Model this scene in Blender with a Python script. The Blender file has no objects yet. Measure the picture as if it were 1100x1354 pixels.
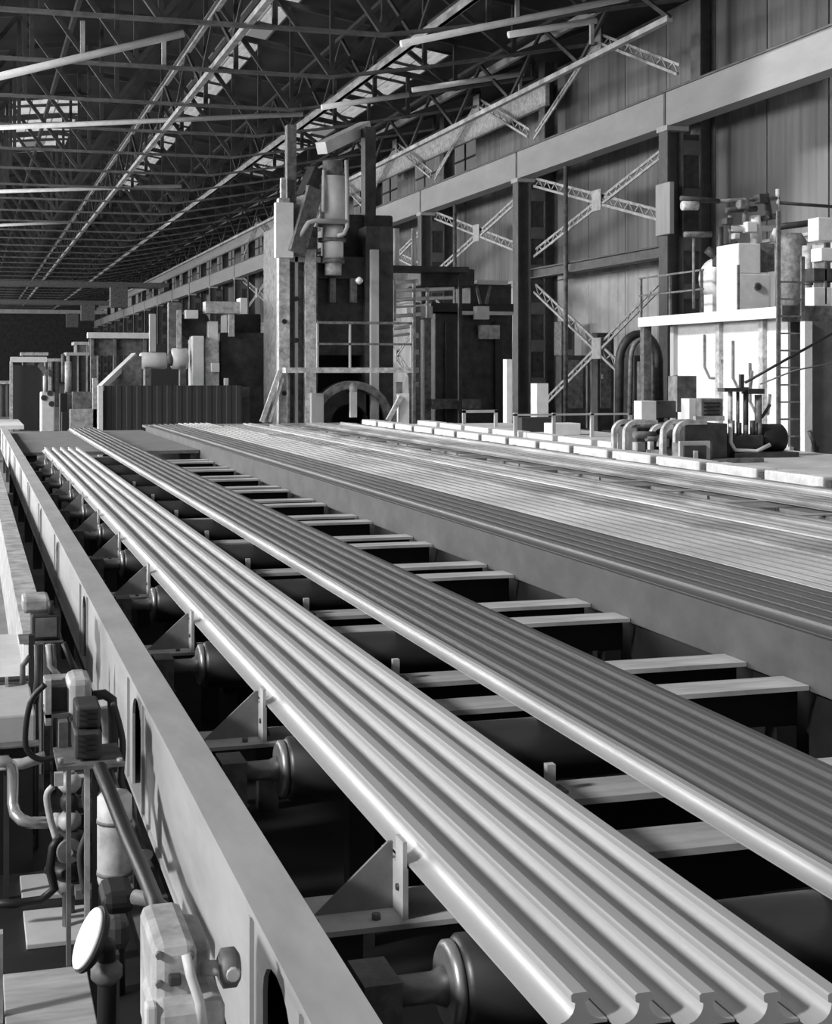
import bpy, math, random
from mathutils import Vector
R = random.Random(7)
SC = bpy.context.scene
COL = SC.collection
# ------------------------------------------------------------------ camera
F = 1950.0; YAW = math.radians(16.8); HC = 2.4
SN, CS = math.sin(YAW), math.cos(YAW)
cd = bpy.data.cameras.new('camera'); cam = bpy.data.objects.new('camera', cd); COL.objects.link(cam)
cd.sensor_fit = 'HORIZONTAL'; cd.sensor_width = 36; cd.lens = 36*F/1100
cd.shift_y = -187/1100; cd.clip_start = .05; cd.clip_end = 600
cam.location = (0, 0, HC); cam.rotation_euler = (math.pi/2, 0, -YAW)
SC.camera = cam
# ------------------------------------------------------------------ sky, sun, windows' daylight, exposure
w = bpy.data.worlds.new('sky'); SC.world = w; w.use_nodes = True
w.node_tree.nodes['Background'].inputs[0].default_value = (.8, .8, .8, 1)
w.node_tree.nodes['Background'].inputs[1].default_value = .25
sd = bpy.data.lights.new('sun', 'SUN'); so = bpy.data.objects.new('sun', sd); COL.objects.link(so)
sd.energy = 3.3; sd.angle = math.radians(6)
so.rotation_euler = Vector((.82, .20, -.47)).to_track_quat('-Z', 'Y').to_euler()
def area(name, loc, direction, sx, sy, power):
    a = bpy.data.lights.new(name, 'AREA'); o = bpy.data.objects.new(name, a); COL.objects.link(o)
    a.shape = 'RECTANGLE'; a.size = sx; a.size_y = sy; a.energy = power
    o.location = loc; o.rotation_euler = Vector(direction).to_track_quat('-Z', 'Y').to_euler()
    return o
area('daylight_left_windows', (-20, 60, 8.5), (1, .05, -.02), 80, 7, 22000)
area('daylight_left_windows_far', (-20, 125, 8.5), (1, .05, -.02), 50, 7, 9000)
area('daylight_left_windows_end', (-20, 220, 8.5), (1, .05, -.02), 120, 7, 20000)
SC.view_settings.view_transform = 'Standard'; SC.view_settings.look = 'None'
SC.view_settings.gamma = 1; SC.view_settings.use_curve_mapping = False
SC.view_settings.exposure = 0.0

# ------------------------------------------------------------------ materials
def mat(name, g, rough=.6, metal=0., var=.25, scale=3., stretch=(1, 1, 1), bump=0., emit=0.):
    m = bpy.data.materials.new(name); m.use_nodes = True
    nt = m.node_tree; b = nt.nodes['Principled BSDF']
    b.inputs['Roughness'].default_value = rough; b.inputs['Metallic'].default_value = metal
    tc = nt.nodes.new('ShaderNodeTexCoord'); mp = nt.nodes.new('ShaderNodeMapping')
    mp.inputs['Scale'].default_value = stretch
    nz = nt.nodes.new('ShaderNodeTexNoise'); nz.inputs['Scale'].default_value = scale
    nz.inputs['Detail'].default_value = 6; nz.inputs['Roughness'].default_value = .65
    cr = nt.nodes.new('ShaderNodeValToRGB')
    lo, hi = max(0, g*(1-var)), min(1, g*(1+var))
    cr.color_ramp.elements[0].position = .3; cr.color_ramp.elements[1].position = .7
    cr.color_ramp.elements[0].color = (lo, lo, lo, 1); cr.color_ramp.elements[1].color = (hi, hi, hi, 1)
    nt.links.new(tc.outputs['Object'], mp.inputs['Vector']); nt.links.new(mp.outputs[0], nz.inputs['Vector'])
    nt.links.new(nz.outputs[0], cr.inputs[0]); nt.links.new(cr.outputs[0], b.inputs['Base Color'])
    if bump:
        bp = nt.nodes.new('ShaderNodeBump'); bp.inputs['Strength'].default_value = bump; bp.inputs['Distance'].default_value = .01
        nt.links.new(nz.outputs[0], bp.inputs['Height']); nt.links.new(bp.outputs[0], b.inputs['Normal'])
    return m
M = {
 'concrete': mat('worn_concrete', .50, .85, 0, .25, 1.2, bump=.3),
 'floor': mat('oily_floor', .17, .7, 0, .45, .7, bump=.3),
 'pit': mat('near_black_pit', .012, .6, 0, .5, 2),  # near-black colour holds the shade of the channel under the rollers
 'frame': mat('grey_painted_frame', .40, .6, 0, .18, 5, (1, .25, 1), bump=.1),
 'rail': mat('fresh_rolled_steel', .52, .48, .35, .14, 6, (1, .05, 1)),
 'rail_dark': mat('scaled_rolled_steel', .10, .5, .35, .2, 6, (1, .05, 1)),
 'rail_bright': mat('bright_rolled_steel', .39, .5, .3, .35, 3, (1, .15, 1)),
 'rail_mid': mat('dull_rolled_steel', .24, .55, .3, .5, 2.5, (1, .3, 1)),
 'roller': mat('dark_roller_steel', .06, .42, .5, .3, 5, (.3, 1, 1)),
 'flange': mat('worn_roller_collar', .34, .4, .6, .25, 8),
 'beam': mat('dusty_cross_beam', .42, .75, 0, .35, 5, (.4, 2, 1)),
 'bracket': mat('painted_bracket', .52, .6, 0, .2, 6),
 'bracket_web': mat('shaded_gusset', .22, .7, 0, .3, 6),  # darker than the bracket: shade on the near-facing plate is in the colour
 'side': mat('scaled_bed_side', .075, .6, .1, .35, 3, (1, .6, 1)),
 'bed': mat('cooling_bed_plate', .19, .6, .2, .45, 2, (1, .3, 1)),
 'bedbar': mat('cooling_bed_bar', .36, .6, .2, .3, 4),
 'girder': mat('grey_crane_girder', .30, .6, 0, .1, 1.5, (1, .3, 1)),
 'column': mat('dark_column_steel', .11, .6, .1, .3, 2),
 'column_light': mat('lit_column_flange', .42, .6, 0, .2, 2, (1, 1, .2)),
 'brace': mat('brace_steel', .42, .6, 0, .35, 3),
 'chord': mat('lit_chord', .11, .7, 0, .6, 1.5),  # lighter than the truss: light caught by bottom chords is in the colour
 'wall': mat('weathered_sheet_wall', .175, .8, 0, .3, .9, (1, 1, .12)),
 'wall_low': mat('pale_lower_wall', .48, .85, 0, .2, .8),
 'roof': mat('dark_roof', .018, .9, 0, .4, .6),  # plain near-black base tone
 'truss': mat('dark_truss', .035, .7, 0, .5, 1.5),  # plain dark base tone, close to the roof's
 'truss_lit': mat('lit_purlin', .34, .6, 0, .5, 1.2),  # paler copy of the truss steel with the light it catches painted in
 'dark': mat('dark_machine', .05, .55, .2, .6, 3),
 'kerb': mat('pale_kerb', .55, .7, 0, .3, 4),
 'mid': mat('mid_machine', .16, .6, .2, .6, 6, bump=.3),
 'pale': mat('pale_machine', .47, .55, .1, .5, 6, bump=.35),
 'white': mat('white_painted', .72, .5, 0, .12, 3),
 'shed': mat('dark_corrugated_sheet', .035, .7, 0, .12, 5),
 'chrome': mat('polished_pipe', .55, .3, .7, .15, 8),
 'black': mat('rubber_and_shade_black', .012, .5, 0, .3, 6),  # rubber parts, and painted shade on beam webs and bed foundation
 'deck': mat('grey_deck_plate', .17, .7, 0, .25, 3),
}
g = bpy.data.materials.new('roof_glass'); g.use_nodes = True
nt = g.node_tree; b = nt.nodes['Principled BSDF']; out = nt.nodes['Material Output']
tr = nt.nodes.new('ShaderNodeBsdfTransparent'); mx = nt.nodes.new('ShaderNodeMixShader')
nz = nt.nodes.new('ShaderNodeTexNoise'); nz.inputs['Scale'].default_value = 2.5
tl = nt.nodes.new('ShaderNodeBsdfTranslucent'); tl.inputs[0].default_value = (.85, .85, .85, 1)
rp = nt.nodes.new('ShaderNodeMapRange'); rp.inputs[1].default_value = .35; rp.inputs[2].default_value = .65; rp.inputs[3].default_value = .05; rp.inputs[4].default_value = .7
nt.links.new(nz.outputs[0], rp.inputs[0])
nt.links.new(rp.outputs[0], mx.inputs[0]); nt.links.new(tl.outputs[0], mx.inputs[1]); nt.links.new(tr.outputs[0], mx.inputs[2])
nt.links.new(mx.outputs[0], out.inputs[0]); M['glass'] = g

# ------------------------------------------------------------------ helpers
def L(px, py, Y):
    """point on the upright plane y=Y seen at that place of the frame"""
    t = (px-550)/F; x = Y*(SN+t*CS)/(CS-t*SN); d = x*SN+Y*CS
    return Vector((x, Y, HC-(py-490)*d/F))
def YX(px, x):
    t = (px-550)/F
    return x*(CS-t*SN)/(SN+t*CS)
class MB:
    def __init__(s): s.v = []; s.f = []; s.sm = []
    def box(s, x0, y0, z0, x1, y1, z1):
        n = len(s.v)
        s.v += [(x0,y0,z0),(x1,y0,z0),(x1,y1,z0),(x0,y1,z0),(x0,y0,z1),(x1,y0,z1),(x1,y1,z1),(x0,y1,z1)]
        for f in ((0,3,2,1),(4,5,6,7),(0,1,5,4),(1,2,6,5),(2,3,7,6),(3,0,4,7)): s.f.append([n+i for i in f]); s.sm.append(False)
        return s
    def cbox(s, c, sx, sy, sz): return s.box(c[0]-sx/2, c[1]-sy/2, c[2]-sz/2, c[0]+sx/2, c[1]+sy/2, c[2]+sz/2)
    def bar(s, a, b, w, h=None, up=(0, 0, 1)):
        a, b = Vector(a), Vector(b); h = h or w; d = (b-a).normalized(); up = Vector(up)
        if abs(d.dot(up)) > .97: up = Vector((0, 1, 0))
        r = d.cross(up).normalized(); u = r.cross(d); n = len(s.v)
        for p in (a, b):
            for i, j in ((-1,-1),(1,-1),(1,1),(-1,1)): s.v.append(tuple(p+r*w/2*i+u*h/2*j))
        for f in ((0,1,2,3),(7,6,5,4),(0,4,5,1),(1,5,6,2),(2,6,7,3),(3,7,4,0)): s.f.append([n+i for i in f][::-1]); s.sm.append(False)
        return s
    def lathe(s, a, b, prof, seg=20):
        """prof: list of (distance along a->b in 0..1, radius)"""
        a, b = Vector(a), Vector(b); d = (b-a).normalized()
        up = Vector((0, 0, 1)) if abs(d.z) < .9 else Vector((1, 0, 0))
        r = d.cross(up).normalized(); u = r.cross(d); n = len(s.v)
        for t, rad in prof:
            for k in range(seg):
                A = 2*math.pi*k/seg; s.v.append(tuple(a+(b-a)*t+r*rad*math.cos(A)+u*rad*math.sin(A)))
        for i in range(len(prof)-1):
            for k in range(seg):
                s.f.append([n+i*seg+k, n+i*seg+(k+1)%seg, n+(i+1)*seg+(k+1)%seg, n+(i+1)*seg+k]); s.sm.append(True)
        s.f.append([n+k for k in range(seg)][::-1]); s.sm.append(False)
        m = n+(len(prof)-1)*seg; s.f.append([m+k for k in range(seg)]); s.sm.append(False)
        return s
    def cyl(s, a, b, r, seg=16): return s.lathe(a, b, [(0, r), (1, r)], seg)
    def tube(s, pts, r, seg=10):
        pts = [Vector(p) for p in pts]; n = len(s.v); prev = None
        for i, p in enumerate(pts):
            d = (pts[min(i+1, len(pts)-1)]-pts[max(i-1, 0)]).normalized()
            if prev is None: prev = Vector((0, 0, 1)) if abs(d.z) < .9 else Vector((1, 0, 0))
            rr = d.cross(prev).normalized(); u = rr.cross(d); prev = u
            for k in range(seg):
                A = 2*math.pi*k/seg; s.v.append(tuple(p+rr*r*math.cos(A)+u*r*math.sin(A)))
        for i in range(len(pts)-1):
            for k in range(seg):
                s.f.append([n+i*seg+k, n+i*seg+(k+1)%seg, n+(i+1)*seg+(k+1)%seg, n+(i+1)*seg+k][::-1]); s.sm.append(True)
        s.f.append([n+k for k in range(seg)]); s.sm.append(False)
        m = n+(len(pts)-1)*seg; s.f.append([m+k for k in range(seg)][::-1]); s.sm.append(False)
        return s
    def prism(s, poly, axis, a, b):
        """poly of 2-D points extruded along axis from a to b"""
        n = len(s.v); k = len(poly)
        def P(q, t): return {'x': (t, q[0], q[1]), 'y': (q[0], t, q[1]), 'z': (q[0], q[1], t)}[axis]
        for t in (a, b): s.v += [P(q, t) for q in poly]
        s.f.append(list(range(n, n+k))); s.f.append(list(range(n+k, n+2*k))[::-1]); s.sm += [False, False]
        for i in range(k):
            j = (i+1) % k; s.f.append([n+i, n+k+i, n+k+j, n+j]); s.sm.append(False)
        return s
    def ring(s, c, r0, r1, y0, y1, a0=0, a1=math.pi, seg=24):
        for k in range(seg):
            A, B = a0+(a1-a0)*k/seg, a0+(a1-a0)*(k+1)/seg
            q = [(c[0]+r*math.cos(t), c[1]+r*math.sin(t)) for r, t in ((r0, A), (r1, A), (r1, B), (r0, B))]
            s.prism(q, 'y', y0, y1)
        return s
    def build(s, name, m, parent=None, origin=None, bevel=0):
        me = bpy.data.meshes.new(name)
        o3 = Vector(origin) if origin else Vector((0, 0, 0))
        me.from_pydata([tuple(Vector(v)-o3) for v in s.v], [], s.f)
        me.polygons.foreach_set('use_smooth', s.sm); me.update()
        import bmesh
        bm = bmesh.new(); bm.from_mesh(me); bmesh.ops.recalc_face_normals(bm, faces=bm.faces); bm.to_mesh(me); bm.free()
        me.materials.append(M[m] if isinstance(m, str) else m)
        o = bpy.data.objects.new(name, me); COL.objects.link(o)
        if parent is not None: o.parent = parent
        if origin: o.location = o3 if parent is None else o3
        if bevel:
            bv = o.modifiers.new('bevel', 'BEVEL'); bv.width = bevel; bv.segments = 2; bv.limit_method = 'ANGLE'
        return o
def tag(o, label, cat, group=None):
    o['label'] = label; o['category'] = cat
    if group: o['group'] = group
    return o
def thing(name, label, cat, loc=(0, 0, 0), group=None):
    o = bpy.data.objects.new(name, None); COL.objects.link(o); o.location = loc; o.empty_display_size = .1
    return tag(o, label, cat, group)
def struct(o): o['kind'] = 'structure'; return o
def dup(root, loc, label):
    r = root.copy(); COL.objects.link(r); r.location = loc; r['label'] = label
    for ch in root.children:
        c = ch.copy(); COL.objects.link(c); c.parent = r
        for gch in ch.children:
            e = gch.copy(); COL.objects.link(e); e.parent = c
    return r
ORD = ['first','second','third','fourth','fifth','sixth','seventh','eighth','ninth','tenth','eleventh','twelfth','thirteenth',
 'fourteenth','fifteenth','sixteenth','seventeenth','eighteenth','nineteenth','twentieth','twenty-first','twenty-second','twenty-third','twenty-fourth']

def ORDW(k):
    return ORD[k] if k < 20 else ['twentieth', 'thirtieth'][k//10-2] if k % 10 == 9 and False else ('twenty-' if k < 29 else 'thirty-')+ORD[(k+1) % 10-1] if (k+1) % 10 else {29: 'thirtieth', 39: 'fortieth'}[k]
# ------------------------------------------------------------------ setting: floors
struct(MB().box(-30, -4, -.3, .86, 300, 0).box(4.3, -4, -.3, 30, 300, 0).box(.86, 39, -.3, 4.3, 300, 0).build('floor', 'floor'))
struct(MB().box(.86, -4, -.6, 4.3, 39, -.25).build('trim_1', 'pit'))                 # sunken channel under the roller table, its shade put into the black
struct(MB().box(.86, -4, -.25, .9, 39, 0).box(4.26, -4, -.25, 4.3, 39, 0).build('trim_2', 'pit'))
struct(MB().box(9.97, 2, 0, 14.5, 39, .93).build('trim_3', 'concrete'))             # raised concrete walkway beyond the bed

# wall sheets on the right: lower pale wall and tall sheeting, each sheet a piece
wall = struct(MB().box(24.75, 28, 0, 24.9, 71.4, 15.8).box(24.75, 71.4, 0, 24.9, 300, 11.9).box(24.75, 71.4, 15.0, 24.9, 300, 15.8).build('wall_right', 'wall'))
WX = 24.7
def ribbed(w_, z0, z1, rib, depth):
    m = MB(); n = int(w_/rib); poly = []
    for i in range(n):
        a = i*w_/n; s = w_/n
        poly += [(0-depth*0, a), (0, a+s*.62), (-depth, a+s*.72), (-depth, a+s*.9)]
    poly += [(0, w_), (.03, w_), (.03, 0)]
    m.prism(poly, 'z', z0, z1); return m
sheet_me = None
for tier, (z0, z1, mm) in enumerate(((6.6, 11.4, 'wall'), (11.4, 15.6, 'wall'), (0, 6.5, 'wall_low'))):
    first = None
    for k in range(56):
        y = 28.1+k*3.6
        if tier == 1 and k >= 12:
            if k % 4 != 3:
                MB().box(24.78, y, 11.95, 24.8, y+3.4, 14.95).build('window_pane', 'glass', wall); MB().box(24.72, y+1.7, 11.9, 24.78, y+1.85, 15).box(24.72, y, 13.4, 24.78, y+3.5, 13.5).build('window_bar', 'truss', wall)
                continue
        if first is None:
            first = o = ribbed(3.52, z0, z1, .88, .05).build('wall_sheet' if tier < 2 else 'wall_slab', mm, wall)
        else:
            o = first.copy(); COL.objects.link(o); o.parent = wall
        o.location = (WX+R.uniform(-.01, .01), y, 0)
struct(MB().box(24.45, 28, 6.35, 24.62, 300, 6.62).box(24.3, 28, 6.5, 24.62, 300, 6.55).build('trim_4', 'truss_lit'))

# ------------------------------------------------------------------ roof
def roofz(x): return 15.7+(24.9-x)*.155 if x > 6 else 18.63-(6-x)*.12
roof = MB()
def roofbit(x0, x1, y0, y1):
    roof.prism([(x0, roofz(x0)), (x1, roofz(x1)), (x1, roofz(x1)+.12), (x0, roofz(x0)+.12)], 'y', y0, y1)
strips = [(11.2, 13.0), (18.6, 20.4)]
roofbit(-30, 6, 36, 88); roofbit(-30, 2, 88, 300); roofbit(2, 6.5, 112, 300)
roofbit(6, 11.2, 36, 88); roofbit(6.5, 11.2, 88, 300); roofbit(13.0, 18.6, 36, 300); roofbit(20.4, 24.9, 36, 300); roofbit(11.2, 13.0, 128, 300)
roofbit(18.6, 20.4, 36, 62); roofbit(18.6, 20.4, 106, 300)
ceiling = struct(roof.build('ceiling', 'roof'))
def panes(x0, x1, y0, y1, nx):
    for i in range(int((y1-y0)/3.5)):
        for j in range(nx):
            if R.random() < .12: continue
            a = x0+(x1-x0)*j/nx; bb = x0+(x1-x0)*(j+1)/nx; y = y0+i*3.5
            m = MB(); m.prism([(a+.05, roofz(a)+.04), (bb-.05, roofz(bb)+.04), (bb-.05, roofz(bb)+.06), (a+.05, roofz(a)+.06)], 'y', y+.08, y+3.4)
            m.build('roof_pane', 'glass', ceiling)
panes(11.2, 13.0, 36, 128, 2); panes(18.6, 20.4, 62, 106, 2); panes(2, 6.5, 88, 112, 3)
gb = MB()
for (x0, x1, y0, y1) in ((11.2, 13, 36, 128), (18.6, 20.4, 62, 106), (2, 6.5, 88, 112)):
    y = y0
    while y <= y1: gb.bar((x0, y, roofz(x0)+.02), (x1, y, roofz(x1)+.02), .14, .16); y += 3.5
gb.build('glazing_bar', 'truss', ceiling)
struct(MB().box(-30, 298, 0, 25, 298.3, 19).build('wall_back', 'truss'))

# ------------------------------------------------------------------ columns, girders, bracing along the right wall
CY = [44.9+14*k for k in range(18)]
place = ['nearest to the camera at far right', 'second from the right, between two crossed braces', 'third from the right', 'fourth from the right, just behind the mill stand',
         'fifth from the right, behind the mill stand', 'sixth, beyond the mill stand', 'seventh, far down the hall', 'eighth, far down the hall']+['%s counting from the nearest one' % q for q in ('ninth','tenth','eleventh','twelfth','thirteenth','fourteenth','fifteenth','sixteenth','seventeenth','eighteenth')]
col0 = None
for k, y in enumerate(CY):
    lb = 'dark riveted steel building column, ' + place[k]
    if col0 is None:
        col0 = thing('building_column', lb, 'column', (22.2, y, 0), 'columns along the right wall')
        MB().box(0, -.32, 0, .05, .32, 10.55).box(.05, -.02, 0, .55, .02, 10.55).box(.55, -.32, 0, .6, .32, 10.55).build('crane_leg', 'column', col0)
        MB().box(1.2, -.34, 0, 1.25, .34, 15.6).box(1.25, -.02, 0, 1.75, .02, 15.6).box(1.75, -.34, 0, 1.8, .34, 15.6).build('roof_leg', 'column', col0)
        MB().box(.62, -.28, .2, 1.18, -.25, 10.3).build('web_plate', 'dark', col0)
        bt = MB().box(.6, -.34, 0, 1.2, -.30, .5).build('batten_plate', 'column', col0)
        for q in range(1, 7):
            c = bt.copy(); COL.objects.link(c); c.parent = col0; c.location = (0, 0, q*1.6)
        MB().box(-.15, -.5, 0, 1.95, .5, .12).build('base_plate', 'column', col0)
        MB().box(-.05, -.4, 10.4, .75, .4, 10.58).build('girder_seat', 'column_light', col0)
    else: dup(col0, (22.2, y, 0), lb)
def girder(y0, y1, lb):
    t = thing('crane_girder', lb, 'girder', (22.2, y0, 10.59), 'crane girders along the right wall')
    n = y1-y0-.04
    MB().box(.02, 0, 0, .04, n, 1.09).box(.56, 0, 0, .58, n, 1.09).build('web', 'girder', t)
    MB().box(-.06, 0, 1.09, .66, n, 1.14).build('top_flange', 'column', t)
    MB().box(-.02, 0, -.05, .62, n, 0).build('bottom_flange', 'girder', t)
    MB().box(.24, 0, 1.14, .34, n, 1.28).build('crane_rail', 'dark', t)
    MB().box(-.015, n-.12, 0, .02, n, 1.09).build('joint_plate', 'column', t)
gl = ['grey riveted crane girder span at the upper right edge', 'grey crane girder span right of the second column', 'grey crane girder span left of the second column',
      'grey crane girder span right beside the mill stand', 'grey crane girder span hidden behind the mill stand', 'grey crane girder span just left of the mill stand',
      'small grey crane girder span above the pale cylinder', 'small grey crane girder span beyond the pale cylinder']+['tiny crane girder span, %s from the near end' % q for q in ('ninth','tenth','eleventh','twelfth','thirteenth','fourteenth','fifteenth','sixteenth','seventeenth','eighteenth')]
ys = [30.9]+CY
for i in range(18): girder(ys[i], ys[i+1], gl[i])

def brace(name, lb, y, segs, gus, grp):
    t = thing(name, lb, 'brace', (22.95, y, 0), grp)
    for i, (a, bq) in enumerate(segs):
        m = MB()
        for off in (-.16, .16):
            A, B = Vector((off*.3, a[0], a[1]+off)), Vector((off*.3, bq[0], bq[1]+off)); m.bar(A, B, .05, .1)
        dv = Vector((0, bq[0]-a[0], bq[1]-a[1])); n = int(dv.length/.45)
        for j in range(n):      # lacing between the two angles
            p = Vector((0, a[0], a[1]))+dv*(j/n); q = Vector((0, a[0], a[1]))+dv*((j+1)/n); s = .16 if j % 2 else -.16
            m.bar(p+Vector((.02, 0, s)), q+Vector((.02, 0, -s)), .03, .04)
        m.build('diagonal', 'brace', t)
    for gx in gus: MB().box(-.1, gx[0]-.42, gx[1]-.4, -.07, gx[0]+.42, gx[1]+.4).build('gusset_plate', 'brace', t)
    return t
for k in range(6):
    y0, y1 = CY[k]+.36, CY[k+1]-.36; ym = (y0+y1)/2; wh = ['beside the pipe platform', 'left of the tall second column', 'right beside the mill stand', 'behind the mill stand', 'past the mill stand', 'farthest along the wall'][k]
    brace('crossed_brace', 'laced X brace below the crane girder, '+wh, 0, [((y0, 10.2), (y1, 7.4)), ((y0, 7.5), (y1, 10.4))][::1], [(ym, 8.9)], 'X braces below the girder')
    brace('peaked_brace', 'inverted V brace above the crane girder, '+wh, 0, [((y0, 12.6), (ym, 15.1)), ((ym, 15.1), (y1, 12.4))], [(ym, 15.0)], 'peaked braces above the girder')
    brace('low_brace', 'laced X brace near the floor, '+wh, 0, [((y0, .6), (y1, 5.9)), ((y0, 5.9), (y1, .6))], [(ym, 3.25)], 'X braces near the floor')
for k in range(6):
    y = CY[k]+(4.0 if k == 0 else 6)
    tag(MB().cyl((22.6, CY[k]+9.4, 0), (22.6, CY[k]+9.4, 10.5), .09).build('downpipe', 'mid'), 'thin dark vertical pipe in front of the bracing, '+['crossing the nearest X brace', 'in the second bay', 'in the third bay', 'in the fourth bay', 'in the fifth bay', 'in the sixth bay'][k], 'pipe', 'downpipes')
t = thing('strut_beam', 'long horizontal beam under the nearest X brace, above the pale wall', 'beam', (22.9, 45.3, 0))
MB().box(-.2, 0, 6.3, .2, 13.2, 6.36).box(-.03, 0, 6.36, .03, 13.2, 6.66).box(-.2, 0, 6.66, .2, 13.2, 6.72).build('i_section', 'column', t)
tag(MB().box(21.95, 43.9, 6.9, 22.1, 44.95, 8.6).build('cable_panel', 'column_light'), 'flat grey panel hung on the nearest building column', 'panel')

# ------------------------------------------------------------------ roof trusses
def truss_members():
    top, bot, vert, diag = [], [], [], []
    xs = [-26+3.5*i for i in range(15)]
    def zb(x): return 13.0 if x < 13 else 13.0+(x-13)*.19
    for i, x in enumerate(xs):
        if x > 23.2: x = 23.2
        zt = roofz(x)-.35
        vert.append(((x, 0, zb(x)), (x, 0, zt)))
        if i < len(xs)-1:
            x2 = min(xs[i+1], 23.2)
            top.append(((x, 0, zt), (x2, 0, roofz(x2)-.35))); bot.append(((x, 0, zb(x)), (x2, 0, zb(x2))))
            diag.append(((x, 0, zb(x)), (x2, 0, roofz(x2)-.35)) if i % 2 else ((x, 0, zt), (x2, 0, zb(x2))))
    return top, bot, vert, diag
T = truss_members()
tr0 = thing('roof_truss', 'dark riveted roof truss, nearest at the top of the picture', 'truss', (0, 44.9, 0), 'roof trusses')
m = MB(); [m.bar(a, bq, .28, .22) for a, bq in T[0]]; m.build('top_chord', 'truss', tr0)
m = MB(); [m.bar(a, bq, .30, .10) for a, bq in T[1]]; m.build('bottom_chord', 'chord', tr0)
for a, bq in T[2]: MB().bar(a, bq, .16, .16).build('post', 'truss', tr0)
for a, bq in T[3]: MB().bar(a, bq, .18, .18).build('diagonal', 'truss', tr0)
for k in range(1, 35): dup(tr0, (0, 44.9+7*k, 0), 'dark riveted roof truss, %s counting away from the camera' % ORDW(k))
# lengthwise purlins and lattice girders
def purlin(x, z, y0, y1, lb, mm='truss_lit', w_=.16, h_=.3):
    t = thing('roof_purlin', lb, 'purlin', (x, y0, z), 'lengthwise roof purlins')
    MB().box(-w_/2, 0, 0, w_/2, y1-y0, h_).build('beam', mm, t)
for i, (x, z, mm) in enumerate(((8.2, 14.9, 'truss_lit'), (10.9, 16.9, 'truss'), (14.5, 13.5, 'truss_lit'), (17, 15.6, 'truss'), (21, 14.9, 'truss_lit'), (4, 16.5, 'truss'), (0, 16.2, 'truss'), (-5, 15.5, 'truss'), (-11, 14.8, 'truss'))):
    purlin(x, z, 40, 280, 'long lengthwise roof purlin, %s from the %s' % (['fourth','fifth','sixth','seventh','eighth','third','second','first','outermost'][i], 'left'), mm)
for gi, (gx, z0, z1, lb) in enumerate(((14.5, 13.6, 15.9, 'lengthwise lattice girder in line above the mill stand'), (8.2, 13.1, 15.0, 'lengthwise lattice girder left of the skylight strip'), (20.5, 13.2, 15.2, 'lengthwise lattice girder close to the right wall'))):
    t = thing('lattice_girder', lb, 'girder', (gx, 41, 0))
    MB().box(-.1, 0, z0-.1, .1, 210, z0+.08).build('bottom_chord', 'truss_lit', t)
    MB().box(-.1, 0, z1, .1, 210, z1+.15).build('top_chord', 'truss', t)
    for k in range(50):
        a = 3.5*k; q = (0, a, z0), (0, a+3.5, z1)
        if k % 2: q = (0, a, z1), (0, a+3.5, z0)
        MB().bar(q[0], q[1], .1, .14).build('lacing_bar', 'truss', t)
# top wall beam, the light on it put into a pale tone
tag(MB().box(23.22, 58, 13.6, 23.4, 290, 14.5).build('eave_beam', 'pale'), 'pale lengthwise eave beam running high above the crane girder', 'beam')
# pale conduits slung across the roof
def conduit(a, bq, hang, lb):
    t = thing('roof_conduit', lb, 'pipe', (0, 0, 0), 'pale pipes slung under the roof')
    MB().tube([a, (Vector(a)+Vector(bq))/2, bq], .11, 8).build('pipe', 'white', t)
    for h in hang:
        p = Vector(a).lerp(Vector(bq), h); MB().bar(p, p+Vector((0, 0, -.75 if h > .8 else 1.0)), .12, .12).build('hanger', 'truss_lit', t)
conduit(L(-30, 108, 42), L(243, 44, 42), (.5, .9), 'pale sloping pipe at the upper left under the roof')
conduit(L(530, 58, 43), L(830, -3, 43), (.5,), 'pale sloping pipe at the top, right of centre')
conduit(L(672, 46, 44), L(788, 27, 44), (.95,), 'short pale pipe below the long sloping one at top right')
conduit(L(545, 119, 57), L(692, 97, 57), (.97,), 'pale sloping pipe above the first inverted V brace')
conduit(L(425, 142, 57), L(540, 125, 57), (), 'pale sloping pipe above the mill stand')
conduit(L(-30, 170, 65), L(400, 151, 65), (), 'long level pale pipe at the left under the roof')
conduit(L(-30, 254, 90), L(240, 246, 90), (), 'lower long level pale pipe at the left')
conduit(L(-30, 299, 110), L(90, 294, 110), (), 'lowest short pale pipe at the left edge')

# ------------------------------------------------------------------ rails
HALF = [(.0675, 0), (.0675, .007), (.050, .0095), (.037, .0135), (.027, .020), (.019, .029), (.014, .040), (.012, .052), (.021, .056), (.0225, .071), (.017, .075)]
PROF = HALF+[(-x, z) for x, z in HALF[::-1]]
def rails(xs, y0, y1, mm, z, lbf, grp, jit=.0, sc=1.0):
    base = None
    for i, x in enumerate(xs):
        j = R.uniform(-jit, jit) if jit else 0
        if base is None:
            m = MB(); m.prism([(a*sc, bq*sc) for a, bq in PROF], 'y', 0, y1-y0); m.sm = [len(f) == 4 for f in m.f]; o = base = m.build('steel_rail', mm); o.data.set_sharp_from_angle(angle=math.radians(24))
        else: o = base.copy(); COL.objects.link(o)
        o.location = (x, y0+j-.302*(x-xs[0])*(y0 > 3 and y0 < 3.2), z); tag(o, lbf(i, len(xs)), 'rail', grp)
def lab(bundle):
    return lambda i, n: '%s rail from the left in the %s' % (ORD[i], bundle)
Z0 = .905
rails([1.332+.14*i for i in range(5)], 3.115, 28.3, 'rail', .905, lab('bright front bundle of five'), 'rails in the front bundle')
rails([2.50+.118*i for i in range(5)], 1.2, 38, 'rail_dark', Z0, lab('dark middle bundle on the roller table'), 'rails in the middle bundle', sc=.85)
rails([2.382], 1.2, 38, 'rail_bright', Z0, lambda i, n: 'bright steel rail lying along the left side of the dark middle bundle', 'rails in the middle bundle', sc=.8)
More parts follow.
